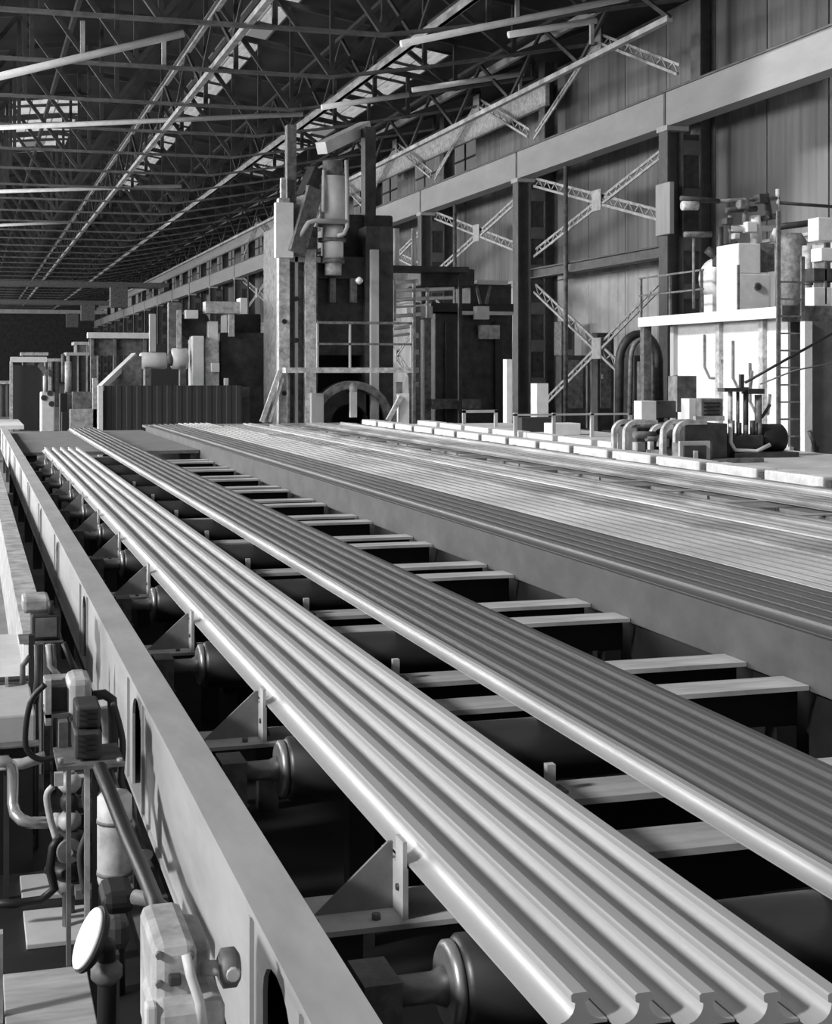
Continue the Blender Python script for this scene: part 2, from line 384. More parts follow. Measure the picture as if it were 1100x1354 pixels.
rails([4.36+.137*i for i in range(5)], 2, 37, 'rail_dark', 1.0, lab('dark bundle on the cooling bed'), 'dark rails on the cooling bed')
rails([5.05+.138*i for i in range(6)], 2, 37.5, 'rail_bright', 1.0, lab('bright bundle on the cooling bed'), 'bright rails on the cooling bed')
rails([5.98+.14*i for i in range(4)], 4, 36, 'rail_mid', 1.0, lab('dull bundle behind the bright cooling-bed bundle'), 'dull rails on the cooling bed')
rails([6.62+.14*i for i in range(2)], 3, 37, 'rail_bright', 1.0, lab('bright pair amid the cooling bed'), 'bright pair on the cooling bed')
rails([7.1+.15*i for i in range(2)], 3, 36, 'rail_mid', 1.0, lab('dull pair near the dark bed slots'), 'dull pair on the cooling bed')
rails([8.25+.16*i for i in range(3)], 6, 37, 'rail_mid', 1.0, lab('dull trio beyond the dark bed slots'), 'far dull rails on the cooling bed')
rails([9.15], 6, 37, 'rail_bright', 1.0, lambda i, n: 'single pale steel rail near the far edge of the cooling bed', 'far dull rails on the cooling bed')

# ------------------------------------------------------------------ roller table: side frame, cross beams, rollers, brackets
t = thing('table_side_frame', 'long grey side frame of the roller table with arched cut-outs', 'frame', (.705, .5, 0))
n = 37.0; poly = [(0, 1.0-.02), (0, .52)]
notch = []; yy = 3.50
while yy < 36: notch.append(yy-.5); yy += 3.13
for q in notch:
    wq = .17; poly += [(q-wq, .52), (q-wq, .84)]
    for k in range(1, 8):
        A = math.pi-math.pi*k/8; poly.append((q+wq*math.cos(A), .84+.1*math.sin(A)))
    poly += [(q+wq, .84), (q+wq, .52)]
poly += [(n, .52), (n, .98)]
MB().prism(poly, 'x', 0, .012).build('web', 'frame', t)
MB().box(-.006, 0, .98, .14, n, 1.0).build('top_flange', 'frame', t)
MB().box(-.01, 0, .50, .14, n, .52).build('bottom_flange', 'frame', t)
MB().box(.128, 0, .52, .14, n, .98).build('back_web', 'dark', t)
rb = None
for q in notch:
    for s in (-.3, .3):
        if rb is None: rb = MB().box(-.012, -.01, .52, 0, .01, .98).build('stiffener', 'frame', t); o = rb
        else: o = rb.copy(); COL.objects.link(o); o.parent = t
        o.location = (0, q+s, 0)
ft = None
for k in range(13):
    if ft is None: ft = MB().box(.02, -.1, 0, .12, .1, .50).build('foot', 'dark', t); o = ft
    else: o = ft.copy(); COL.objects.link(o); o.parent = t
    o.location = (0, .6+k*2.9, 0)

CBY = [2.90+2.22*k for k in range(12)]          # centres of the pairs
cbs = {}
for k, c in enumerate(CBY):
    for s_ in (-1, 1):
        lb = 'grey cross beam under the rails, %s one of the %s pair' % ('near' if s_ < 0 else 'far', ORD[k])
        x0 = 1.95
        if s_ not in cbs:
            cb = cbs[s_] = thing('cross_beam', lb, 'beam', (0, c+.33*s_, 0), 'cross beams of the roller table')
            MB().box(x0, -.13, .705, 4.255, .13, .73).build('top_flange', 'beam', cb)
            MB().box(x0, -.012, .50, 4.255, .012, .705).build('web', 'black', cb)  # black colour stands for the shade under the flange
            l0 = MB().box(0, -.06, -.25, .12, .06, .50).build('leg', 'black', cb); l0.location = (x0+.05, 0, 0)
            for xx in (3.0, 4.1): l1 = l0.copy(); COL.objects.link(l1); l1.parent = cb; l1.location = (xx, 0, 0)
        else: dup(cbs[s_], (0, c+.33*s_, 0), lb)
ro = None; RY = [3.72+2.22*k-2.22 for k in range(12)]
for k, y in enumerate(RY):
    lb = 'dark steel table roller with pale end collar, %s from the camera' % ORD[k]
    if ro is None:
        ro = thing('table_roller', lb, 'roller', (1.2, y, .77), 'rollers under the rails')
        MB().lathe((.03, 0, 0), (1.95, 0, 0), [(0, .11), (.01, .128), (.2, .134), (.8, .134), (.99, .128), (1, .11)], 40).build('barrel', 'roller', ro)
        MB().lathe((0, 0, 0), (.035, 0, 0), [(0, .10), (.3, .115), (.8, .115), (1, .10)], 36).build('collar', 'flange', ro)
        MB().lathe((-.16, 0, 0), (.0, 0, 0), [(0, .04), (.8, .04), (1, .055)], 20).build('journal', 'flange', ro)
        MB().box(-.24, -.09, -.13, -.14, .09, .06).build('bearing_block', 'mid', ro)
        MB().box(1.97, -.09, -.13, 2.05, .09, .06).build('bearing_block', 'mid', ro)
        MB().box(-.26, -.05, -1.02, -.12, .05, -.13).build('pedestal', 'dark', ro); MB().box(1.95, -.05, -1.02, 2.07, .05, -.13).build('pedestal', 'dark', ro)
    else: dup(ro, (1.2, y, .77), lb)
br = None
for k in range(1, 12):
    y = CBY[k]-.74
    lb = 'welded triangular guide bracket left of the front rails, %s from the near end' % ORD[k-1]
    if br is None:
        br = thing('guide_bracket', lb, 'bracket', (0, y, .73), 'guide brackets beside the front rails')
        bp_ = MB().box(.95, -.15, 0, 1.85, .15, .016).build('base_plate', 'bracket', br)
        MB().box(1.245, -.12, .016, 1.262, .12, .168).box(1.245, -.12, .168, 1.258, -.04, .25).build('upright', 'bracket', br)
        MB().prism([(1.00, .016), (1.245, .016), (1.245, .22), (1.23, .22)], 'y', -.01, .002).build('gusset', 'bracket_web', br)
        MB().prism([(1.262, .016), (1.30, .016), (1.262, .14)], 'y', -.01, .002).build('rear_gusset', 'bracket_web', br)
        MB().cyl((1.238, -.07, .10), (1.252, -.07, .10), .011, 8).build('bolt', 'dark', br)
        MB().box(1.0, -.1, -.02, 1.8, .1, 0).build('trestle_top', 'dark', br); MB().box(1.02, -.05, -.98, 1.14, .05, -.02).build('trestle_leg', 'dark', br); MB().box(1.66, -.05, -.98, 1.78, .05, -.02).build('trestle_leg', 'dark', br)
        for bx in (.98, 1.17):
            MB().cyl((bx, -.09, .016), (bx, -.09, .034), .014, 6).build('bolt', 'mid', bp_)
    else: dup(br, (0, y, .73), lb)
# small guide posts between the two bundles
gp = None
for k in range(0, 8):
    lb = 'short square guide post between the two front bundles, %s from the camera' % ORD[k]
    y = CBY[k+1]+.33
    if gp is None:
        gp = thing('guide_post', lb, 'post', (2.2, y, .73), 'guide posts between the bundles')
        MB().box(-.018, -.018, 0, .018, .018, .11).build('post', 'bracket', gp)
        MB().box(-.06, -.05, 0, .06, .05, .012).build('foot_plate', 'mid', gp)
    else: dup(gp, (2.2, y, .73), lb)
tag(MB().box(.9, 28.6, .80, 4.24, 38.6, .86).box(1, 28.8, -.25, 1.2, 29, .8).box(1, 38, -.25, 1.2, 38.2, .8).box(3.9, 28.8, -.25, 4.1, 29, .8).box(3.9, 38, -.25, 4.1, 38.2, .8).build('end_plate', 'deck'), 'flat grey cover plate at the far end of the front rail bundle', 'plate')

# ------------------------------------------------------------------ cooling bed
t = thing('cooling_bed', 'broad steel cooling bed covered with long rails, right of the roller table', 'cooling bed', (4.26, 1.5, 0))
MB().box(0, 0, .73, .03, 36.4, 1.0).build('side_plate', 'side', t)
MB().box(0, 0, .70, .14, 36.4, .73).build('lower_flange', 'side', t)
MB().box(.05, 0, 0, 5.55, 36.4, .69).build('foundation', 'black', t)  # black colour carries the shade below the bed plates
pl = {}
y = 0.0; k = 0
while y < 36.2:
    for x0, x1 in ((.03, 3.32), (3.72, 5.62)):
        key = x0
        if key not in pl: pl[key] = MB().box(x0, .03, .93, x1, 1.47, .985).build('bed_plate', 'bed', t); o = pl[key]
        else: o = pl[key].copy(); COL.objects.link(o); o.parent = t
        o.location = (0, y, R.uniform(-.004, .004))
    if k % 2 == 0:
        if 'mid' not in pl: pl['mid'] = MB().box(3.33, .03, .93, 3.71, .7, .985).build('slot_plate', 'bed', t); o = pl['mid']
        else: o = pl['mid'].copy(); COL.objects.link(o); o.parent = t
        o.location = (0, y, 0)
    if 'bar' not in pl: pl['bar'] = MB().box(.1, .6, .985, 5.6, .72, .998).build('skid_bar', 'bedbar', t); o = pl['bar']
    else: o = pl['bar'].copy(); COL.objects.link(o); o.parent = t
    o.location = (0, y, .001)
    y += 1.5; k += 1
y = 3.0; k = 0; eb = None
while y < 38:
    lb = 'pale steel edge block on the far rim of the cooling bed, %s from the right' % (ORD[k] if k < 24 else 'last')
    if eb is None:
        eb = thing('edge_block', lb, 'block', (10.1, y, .93), 'edge blocks of the cooling bed')
        MB().box(-.13, .02, 0, .2, 1.42, .17).build('block', 'kerb', eb, bevel=.02); MB().box(-.12, 1.44, 0, .12, 1.56, .13).build('clamp', 'black', eb)
    else: dup(eb, (10.1, y, .93), lb)
    y += 1.6; k += 1
tag(MB().box(9.90, 1.5, .0, 9.96, 38, .93).build('bed_rim', 'dark'), 'dark rim plate along the far side of the cooling bed', 'plate')
k = 0; eb = None; y = 24.6
while y < 38:
    lb = 'low pale kerb block on the walkway beyond the cooling bed, %s from the right' % ORD[k]
    if eb is None: eb = o = MB().box(0, 0, 0, .3, 1.7, .12).build('kerb_block', 'kerb', bevel=.015)
    else: o = eb.copy(); COL.objects.link(o)
    o.location = (11.6, y, .93); tag(o, lb, 'block', 'kerb blocks on the walkway'); y += 2.0; k += 1


# ================================================================== machinery at the far end
def pbox(m, px0, py0, px1, py1, Y, dep):
    a, c = L(px0, py1, Y), L(px1, py0, Y); return m.box(a.x, Y, a.z, c.x, Y+dep, c.z)
def pcyl(m, px0, px1, py0, py1, Y, seg=24):       # upright cylinder filling that width
    a, c = L(px0, py1, Y), L(px1, py0, Y); r = (c.x-a.x)/2; cx = (a.x+c.x)/2
    return m.cyl((cx, Y+r, a.z), (cx, Y+r, c.z), r, seg)
# ---- mill stand
Y = 41.0
ms = thing('mill_stand', 'tall rolling mill stand with a pale upright motor between two housing posts', 'rolling mill', (L(440, 560, Y).x, Y, 0))
def part(name, m, mm, root, bevel=0):
    o = m.build(name, mm, None, bevel=bevel); o.parent = root; o.location = -root.location; return o
def sub(name, m, mm, par):
    o = m.build(name, mm, None); o.parent = par; return o
def down(px0, px1, py0, Y, dep, m=None):
    m = m or MB(); a, c = L(px0, py0, Y), L(px1, py0, Y); return m.box(a.x, Y, 0, c.x, Y+dep, c.z)
h1 = part('housing', down(368, 420, 300, Y+.4, 2.2), 'mid', ms)
fs0 = part('flange_strip', down(369, 383, 262, Y+.1, .35), 'pale', ms)
part('flange_strip', down(404, 418, 330, Y+.1, .35), 'pale', ms)
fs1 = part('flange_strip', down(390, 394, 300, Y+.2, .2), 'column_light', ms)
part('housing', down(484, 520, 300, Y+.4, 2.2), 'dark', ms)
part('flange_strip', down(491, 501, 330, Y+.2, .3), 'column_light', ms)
part('control_panel', pbox(MB(), 365, 268, 388, 340, Y-.15, .3), 'white', ms)
part('rear_post', pbox(MB(), 380, 165, 392, 330, Y+1.0, .35), 'mid', ms)
part('rear_post', pbox(MB(), 372, 235, 378, 300, Y+.8, .2), 'pale', ms)
part('rear_post', pbox(MB(), 483, 168, 497, 330, Y+1.2, .5), 'dark', ms)
part('crosshead', pbox(MB(), 418, 365, 492, 470, Y+.8, 1.6), 'dark', ms, .03)
part('crosshead_cap', pbox(MB(), 405, 340, 505, 368, Y+.6, 2.0), 'dark', ms, .04)
part('screw_box', pbox(MB(), 440, 285, 520, 345, Y+1.4, 1.6), 'dark', ms, .06)
r = part('motor_body', pcyl(MB(), 427, 461, 232, 294, Y, 32), 'white', ms)
part('motor_base', pcyl(MB(), 430, 457, 294, 345, Y+.05, 32), 'white', ms)
part('motor_neck', pcyl(MB(), 432, 454, 345, 363, Y+.1, 24), 'pale', ms)
part('motor_band', pcyl(MB(), 424, 462, 292, 297, Y-.05, 32), 'mid', ms)
part('motor_band', pcyl(MB(), 425, 461, 314, 318, Y-.05, 32), 'mid', ms)
part('motor_band', pcyl(MB(), 428, 459, 341, 347, Y, 32), 'mid', ms)
part('motor_cap', pcyl(MB(), 430, 456, 212, 232, Y+.1, 24), 'mid', ms)
p = [L(408, 292, Y-.2), L(425, 292, Y-.2), L(462, 296, Y-.2)]
part('steam_pipe', MB().tube([L(384, 330, Y-.1), L(408, 294, Y-.2), L(416, 292, Y-.2), L(460, 293, Y-.2)], .07), 'column_light', ms)
part('upright_pipe', MB().tube([L(458, 212, Y-.1), L(459, 250, Y-.2), L(459, 300, Y-.2), L(455, 309, Y-.2), L(446, 312, Y-.15)], .06), 'column_light', ms)
part('upright_pipe', MB().tube([L(428, 225, Y+.1), L(427, 260, Y), L(427, 280, Y)], .045), 'white', ms)
part('arm', MB().bar(L(388, 335, Y), L(412, 250, Y+.2), .5, .5), 'mid', ms)
part('arm', MB().bar(L(402, 262, Y+.2), L(418, 225, Y+.4), .35, .4), 'dark', ms)
part('top_beam', MB().bar(L(425, 196, Y+.6), L(484, 168, Y+2.2), .35, .35), 'white', ms)
part('cross_tie', pbox(MB(), 380, 340, 424, 346, Y+.2, .3), 'column_light', ms)
part('lamp_globe', MB().lathe(L(475, 376, Y), L(475, 366, Y), [(0, .02), (.25, .09), (.5, .12), (.75, .09), (1, .02)], 14), 'white', ms)
part('hanging_shaft', pbox(MB(), 436, 368, 444, 400, Y+.5, .2), 'mid', ms)
part('hanging_shaft', pbox(MB(), 464, 368, 472, 400, Y+.5, .2), 'mid', ms)
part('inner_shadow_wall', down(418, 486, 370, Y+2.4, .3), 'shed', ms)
cc = L(467, 560, Y)
part('gear_guard', MB().ring((cc.x, cc.z), 1.0, 1.22, Y+.05, Y+.6), 'mid', ms)
part('gear_wheel', MB().ring((cc.x, cc.z), .55, .98, Y+.4, Y+.7), 'dark', ms)
part('spindle_post', pbox(MB(), 464, 518, 472, 552, Y-.2, .2), 'white', ms)
part('spindle_knob', MB().lathe(L(467, 520, Y-.1), L(467, 506, Y-.1), [(0, .07), (.3, .12), (.7, .12), (1, .03)], 14), 'pale', ms)
part('inclined_strut', MB().bar(L(346, 558, Y), L(370, 490, Y), .12, .12).bar(L(356, 558, Y), L(374, 500, Y), .08, .08), 'pale', ms)
part('foundation_block', down(412, 428, 520, Y-.1, .5), 'column_light', ms)
for x0, y0 in ((376, 310), (376, 425), (392, 395), (376, 520), (392, 450)):
    q = L(x0, y0, Y+.08); sub('bolt_hole', MB().cyl((q.x, q.y+.1, q.z), (q.x, q.y-.02, q.z), .07, 10), 'black', fs0 if x0 < 380 else fs1)
# ---- platform with guard rails on the mill stand
Y2 = 40.2
wp = thing('work_platform', 'narrow work platform with thin guard rails across the mill stand', 'platform', (L(460, 490, Y2).x, Y2, 0))
part('deck', pbox(MB(), 378, 486, 546, 493, Y2, .5), 'pale', wp)
for x0 in (420, 463, 544): part('post', pbox(MB(), x0-1.2, 427, x0+1.2, 486, Y2, .06), 'column_light', wp)
for y0 in (427, 455): part('guard_rail', pbox(MB(), 420, y0-1, 545, y0+1, Y2, .05), 'mid', wp)
part('leg', down(380, 383, 493, Y2+.1, .08), 'mid', wp); part('leg', down(541, 544, 493, Y2+.1, .08), 'mid', wp)
# leaning white tool rack near the foot of the stand
tg = thing('slanted_trestle', 'small white trestle with one slanted leg at the right foot of the mill stand', 'trestle', (L(535, 560, 40).x, 40, 0))
part('upright', down(528, 541, 520, 40, .25), 'white', tg); part('slanted_leg', MB().bar(L(513, 556, 40), L(530, 524, 40), .12, .12), 'pale', tg)
part('head', pbox(MB(), 524, 505, 532, 520, 40, .2), 'mid', tg)

# ---- piping stack and second mill stand, right of the first
Yp = 44
ps = thing('pipe_stack', 'stack of pale horizontal pipes and valves right of the mill stand', 'piping', (L(550, 420, Yp).x, Yp, 0))
for (x0, x1, y0, y1) in ((518, 552, 372, 377), (518, 600, 382, 387), (518, 598, 394, 399), (520, 560, 405, 408), (518, 556, 416, 421), (520, 545, 432, 437), (518, 545, 442, 446)):
    a, c = L(x0, (y0+y1)/2, Yp), L(x1, (y0+y1)/2-3, Yp); part('pipe', MB().cyl(a, c, (y1-y0)/F*45/2, 12), 'white', ps)
for (x0, y0, y1) in ((522, 370, 424), (548, 370, 560), (566, 380, 420)): part('riser', pbox(MB(), x0-1.6, y0, x0+1.6, y1, Yp-.1, .12), 'pale', ps)
for x0, x1 in ((521, 529), (545, 551)): part('upper_cylinder', pcyl(MB(), x0, x1, 302, 352, Yp), 'white', ps)
part('upper_shelf', pbox(MB(), 515, 353, 620, 358, Yp, 1.0), 'dark', ps)
part('shelf_post', down(512, 516, 356, Yp+.5, .15), 'dark', ps); part('shelf_post', down(607, 611, 356, Yp+.5, .15), 'dark', ps)
part('ragged_hood', pbox(MB(), 556, 356, 628, 378, Yp+1, 1.5), 'dark', ps, .05)
Yq = 46
s2 = thing('second_stand', 'dark squat mill housing between the pipe stack and the second column', 'rolling mill', (L(620, 560, Yq).x, Yq, 0))
part('housing', down(575, 678, 415, Yq, 2.5), 'dark', s2, .05)
part('inner_frame', down(590, 600, 425, Yq-.15, .12), 'shed', s2); part('inner_frame', down(655, 664, 425, Yq-.15, .12), 'shed', s2)
part('top_beam', pbox(MB(), 570, 402, 679, 412, Yq-.2, 2.8), 'black', s2)
part('pale_rail', pbox(MB(), 608, 412, 678, 416, Yq-.3, .2), 'white', s2)
for x0 in (556, 631): part('junction_box', pbox(MB(), x0, 405, x0+16, 422, Yq-.6, .4), 'white', s2)
part('name_panel', pbox(MB(), 635, 430, 661, 448, Yq-.3, .25), 'pale', s2)
part('hood', pbox(MB(), 622, 376, 676, 402, Yq, 1.5), 'dark', s2); part('hood_edge', pbox(MB(), 632, 371, 672, 376, Yq-.1, .4), 'white', s2)
for x0 in (630, 648): part('v_strut', MB().bar(L(x0, 378, Yq-.3), L(x0+(5 if x0 < 640 else -5), 402, Yq-.3), .08, .08), 'mid', s2)
part('left_column', down(547, 556, 400, Yq-.8, .3), 'mid', s2); part('left_column', down(562, 570, 420, Yq-.8, .3), 'mid', s2)
for y0 in (440, 462, 486, 505): part('rung_block', pbox(MB(), 548, y0, 554, y0+7, Yq-.9, .1), 'pale', s2)
part('low_table', pbox(MB(), 572, 528, 636, 541, Yq-1.2, 1), 'mid', s2)
tag(down(670, 677, 475, 39, .3).build('marker_post', 'white'), 'slim white marker post in front of the second column', 'post')
tag(down(710, 725, 507, 40, .5).build('white_cabinet', 'white'), 'small white upright cabinet at the foot of the second column', 'cabinet')
# low railings and tables along the walkway
for i, (x0, x1, y0, Yr, lb) in enumerate(((680, 836, 546, 30, 'long low grey guard rail on the walkway left of the bending machine'), (612, 658, 542, 36, 'small low grey guard frame in front of the dark mill housing'))):
    g_ = thing('guard_rail', lb, 'railing', (L(x0, y0, Yr).x, Yr, 0))
    part('top_rail', pbox(MB(), x0, y0, x1, y0+4, Yr, .07), 'column_light', g_)
    nn = 4 if i == 0 else 2
    for q in range(nn):
        xx = x0+(x1-x0-4)*q/(nn-1); a, c = L(xx, y0, Yr), L(xx+4, y0, Yr)
        part('post', MB().box(a.x, Yr, .93 if c.x < 14.4 else 0, c.x, Yr+.07, a.z), 'column_light', g_)
tag(down(690, 735, 552, 33, .6).build('dark_bin', 'shed'), 'low dark bin behind the guard rail, below the second column', 'bin')
tag(MB().box(L(732, 560, 31).x, 31, .93, L(768, 560, 31).x, 31.6, L(732, 560, 31).z).build('pale_crate', 'white', bevel=.02), 'low pale crate at the left end of the guard rail', 'crate')

# ---- machinery behind the bays under the bracing
for i, (x0, x1, y0, y1, Yb, mm, nm, lb) in enumerate((
  (742, 775, 470, 550, 56.5, 'dark', 'pump_cabinet', 'dark cabinet behind the lower brace near the second column'),
  (742, 760, 425, 470, 56.5, 'mid', 'switch_box', 'grey switch box above the dark cabinet by the second column'),
  (790, 812, 440, 550, 52.7, 'dark', 'pump_housing', 'dark narrow housing behind the centre of the lower brace'))):
    tt = thing(nm, lb, 'machine', (L(x0, y1, Yb).x, Yb, 0))
    part('body', down(x0, x1, y0, Yb, .6) if nm != 'switch_box' else pbox(MB(), x0, y0, x1, y1, Yb, .8), mm, tt, .03)
    part('door', pbox(MB(), x0+4, y0+6, x1-4, min(y1-8, 540), Yb-.06, .06), 'mid' if mm == 'dark' else 'dark', tt)
    sub('handle', pbox(MB(), x0+6, (y0+y1)/2, x0+8, (y0+y1)/2+6, Yb-.12, .06), 'pale', [c for c in tt.children if c.name.startswith('door')][0])
hd = thing('arched_duct', 'dark arched pipe duct standing left of the white control house', 'duct', (L(850, 560, 40).x, 40, 0))
pts = []
for k in range(13):
    A = math.pi*(1-k/12)*.95+.05; pts.append(L(845+26*math.cos(A), 480-38*math.sin(A)*1.0, 41.5))
pts = [L(818, 575, 41.5)]+pts+[L(872, 575, 41.5)]
part('outer_pipe', MB().tube(pts, .14, 10), 'dark', hd)
part('inner_pipe', MB().tube([L(832, 575, 41.1)]+[L(848+14*math.cos(math.pi*(1-k/8)), 475-26*math.sin(math.pi*k/8), 41.1) for k in range(9)]+[L(864, 575, 41.1)], .08, 8), 'mid', hd)
part('fan_body', pbox(MB(), 838, 470, 866, 575, 41.9, 1), 'dark', hd, .05)
part('base', down(816, 876, 570, 41.4, 1.2), 'dark', hd)
part('fan_motor', pcyl(MB(), 846, 860, 478, 575, 41.2), 'mid', hd)

# ------------------------------------------------------------------ white control house with platform and plant
X0 = 19.2; ya, yb = 32.1, 38.9
ch = thing('control_house', 'white painted control house with a ladder under the pipe platform', 'building', (X0, ya, 0))
part('white_wall', MB().box(X0+.35, ya+.5, 0, X0+.45, yb, 3.75), 'white', ch)
part('grey_end_wall', MB().box(X0+.36, ya+.4, 0, 24.2, ya+.5, 3.75), 'column', ch)
for yy in (yb-.1, 36.1, 33.8): part('wall_post', MB().box(X0+.22, yy-.2, 0, X0+.35, yy+.02, 3.7), 'column_light' if yy > 38 else 'pale', ch)
for y0, z0, z1 in ((36.9, 2.2, 3.4), (35.3, 1.9, 3.2), (34.4, 1.3, 2.6)):
    part('wall_conduit', MB().tube([(X0+.3, y0, z1), (X0+.3, y0, z0+.3), (X0+.3, y0-.3, z0), (X0+.3, y0-.9, z0), (X0+.3, y0-1.0, z0+.5)], .03, 6), 'mid', ch)
part('base_course', MB().box(X0+.28, ya+.3, 0, X0+.4, yb, .5), 'column_light', ch)
pf = thing('pipe_platform', 'raised steel platform on the white control house carrying tanks and pipes', 'platform', (X0, ya, 3.75))
part('deck', MB().box(X0-.1, ya, 3.78, 24.2, 40.2, 3.86), 'mid', pf)
part('edge_beam', MB().box(X0-.15, ya, 3.70, X0-.08, 40.2, 3.98), 'white', pf)
part('end_beam', MB().box(X0-.15, ya-.07, 3.60, 24.2, ya, 4.0), 'mid', pf)
for yy in (32.3, 34.3, 36.3, 38.2, 40.1): part('railing_post', MB().box(X0-.12, yy-.03, 3.98, X0-.06, yy+.03, 5.15), 'mid', pf)
for zz in (4.6, 5.12): part('railing', MB().box(X0-.11, 36.2, zz, X0-.07, 40.2, zz+.05), 'mid', pf)
part('support_post', MB().box(X0-.1, 39.9, 0, X0+.15, 40.15, 3.75), 'mid', pf)
ld = thing('ladder', 'grey steel ladder against the right end of the white control house', 'ladder', (X0, ya, 0))
Yl = 31.9
for x0 in (1030, 1062):
    a = L(x0, 620, Yl); part('stile', MB().box(a.x-.05, Yl, 0, a.x+.05, Yl+.06, 6.3 if x0 < 1050 else 5.2), 'mid', ld)
for k in range(11):
    a, c = L(1030, 500, Yl), L(1062, 500, Yl); part('rung', MB().box(a.x, Yl+.01, .35+k*.42, c.x, Yl+.05, .39+k*.42), 'mid', ld)
tag(MB().box(L(1064, 500, 31.6).x, 31.6, 0, L(1074, 500, 31.6).x, 31.8, 3.6).build('white_pillar', 'white'), 'white upright pillar right of the ladder', 'pillar')
tag(MB().box(L(1074, 500, 31.7).x, 31.7, 0, L(1140, 500, 31.7).x, 32.0, 3.6).build('grey_panel', 'column'), 'flat grey panel at the right edge beside the white pillar', 'panel')
# plant on the platform
Yt = 34.75
tk = thing('white_tank_cabinet', 'white square tank cabinet with a round port on the platform', 'cabinet', (L(1000, 405, Yt).x, Yt, 3.86))
def onp(px0, px1, py0, Y, dep, m=None):
    m = m or MB(); a, c = L(px0, py0, Y), L(px1, py0, Y); return m.box(a.x, Y, 3.87, c.x, Y+dep, c.z)
part('body', onp(976, 1019, 362, Yt, 1.2), 'white', tk, .03); part('upper_body', pbox(MB(), 976, 322, 1006, 362, Yt, 1.2), 'white', tk, .03)
q = L(1001, 379, Yt); pt_ = part('port', MB().cyl((q.x, q.y+.05, q.z), (q.x, q.y-.05, q.z), .11, 16), 'mid', tk); sub('port_cover', MB().cyl((q.x, q.y-.05, q.z), (q.x, q.y-.07, q.z), .07, 12), 'dark', pt_)
part('top_pipe', pbox(MB(), 1000, 322, 1024, 358, Yt+.3, .6), 'mid', tk)
fn = thing('round_fan_housing', 'white drum-shaped fan housing left of the square tank cabinet', 'fan', (L(955, 405, 36).x, 36, 3.86))
q = L(958, 378, 37); part('drum', MB().lathe((q.x, 36.6, q.z+.2), (q.x, 37.4, q.z+.2), [(0, .5), (.05, .62), (.95, .62), (1, .5)], 32), 'white', fn)
part('saddle', onp(942, 975, 375, 36.9, .5), 'white', fn)
dt = thing('dark_tank', 'large dark horizontal tank right of the square tank cabinet', 'tank', (L(1045, 405, 33.4).x, 33.4, 3.86))
a, c = L(1028, 360, 34.1), L(1066, 360, 34.1)
part('shell', MB().lathe(((a.x+c.x)/2, 34.1, 3.95), ((a.x+c.x)/2, 34.1, L(0+1045, 305, 33.4).z), [(0, .3), (.1, .38), (.9, .38), (1, .25)], 28), 'mid', dt)
part('foot_ring', MB().cyl(((a.x+c.x)/2, 34.1, 3.87), ((a.x+c.x)/2, 34.1, 3.96), .42, 20), 'dark', dt)
vt = thing('pale_upright_cylinder', 'slim pale upright cylinder right of the dark tank', 'tank', (L(1065, 405, 33).x, 33, 3.86))
part('shell', MB().cyl((L(1067, 0, 33.45).x, 33.45, 3.87), (L(1067, 0, 33.45).x, 33.45, L(1067, 325, 33.45).z), .13, 20), 'pale', vt)
part('collar', MB().cyl((L(1067, 0, 33.45).x, 33.45, 4.6), (L(1067, 0, 33.45).x, 33.45, 4.68), .16, 20), 'mid', vt)
wt = thing('white_valve_cluster', 'white valve cluster at the right edge above the platform', 'valves', (L(1090, 405, 32.6).x, 32.6, 3.86))
for x0, x1, y0, y1, mm in ((1082, 1110, 288, 318, 'white'), (1086, 1112, 328, 345, 'white'), (1076, 1110, 355, 372, 'dark'), (1076, 1100, 380, 405, 'white'), (1090, 1094, 345, 403, 'mid')):
    part('valve_block', pbox(MB(), x0, y0, x1, y1, 32.7, .5), mm, wt, .02)
part('stand', onp(1092, 1098, 300, 33.25, .1), 'mid', wt)
pp = thing('overhead_pipework', 'tangle of dark and pale pipes above the tanks, reaching the right edge', 'piping', (L(1000, 300, 36).x, 36, 3.86))
for (x0, y0, x1, y1, r_, mm) in ((900, 262, 950, 266, .09, 'dark'), (902, 272, 922, 272, .16, 'pale'), (950, 266, 1030, 262, .07, 'mid'), (1030, 268, 1110, 274, .06, 'dark'), (1030, 300, 1095, 292, .12, 'dark'),
   (965, 302, 1025, 302, .12, 'white'), (1024, 302, 1024, 320, .16, 'white'), (965, 285, 965, 330, .07, 'mid'), (985, 262, 985, 300, .1, 'mid'), (998, 285, 1000, 322, .2, 'white'), (1012, 256, 1018, 290, .12, 'dark'),
   (1028, 250, 1028, 405, .07, 'pale'), (945, 340, 975, 322, .08, 'dark'), (952, 300, 952, 360, .12, 'dark'), (905, 310, 940, 310, .1, 'mid'), (917, 310, 917, 408, .05, 'mid'), (935, 330, 960, 352, .14, 'dark'), (1005, 290, 1030, 285, .1, 'mid'), (960, 278, 1000, 276, .1, 'dark')):
    part('pipe', MB().tube([L(x0, y0, 36.25), (L(x0, y0, 36.25)+L(x1, y1, 36.25))/2, L(x1, y1, 36.25)], r_*.8, 10), mm, pp)
for (x0, y0, s, mm) in ((965, 292, 9, 'dark'), (985, 270, 12, 'mid'), (1010, 262, 12, 'dark'), (955, 345, 14, 'dark'), (995, 300, 14, 'white'), (975, 312, 8, 'pale')):
    part('valve', pbox(MB(), x0-s/2, y0-s/2, x0+s/2, y0+s/2, 36.0, .3), mm, pp, .03)
cg = thing('guy_cable', 'dark slanting cable running across the white wall to the right edge', 'cable', (L(990, 505, 31).x, 31, 0))
part('cable', MB().tube([L(985, 506, 31), L(1040, 475, 30.8), L(1110, 436, 30.6)], .035, 6), 'black', cg)
part('second_cable', MB().tube([L(1005, 508, 31), L(1050, 490, 30.8), L(1110, 478, 30.6)], .02, 6), 'mid', cg)

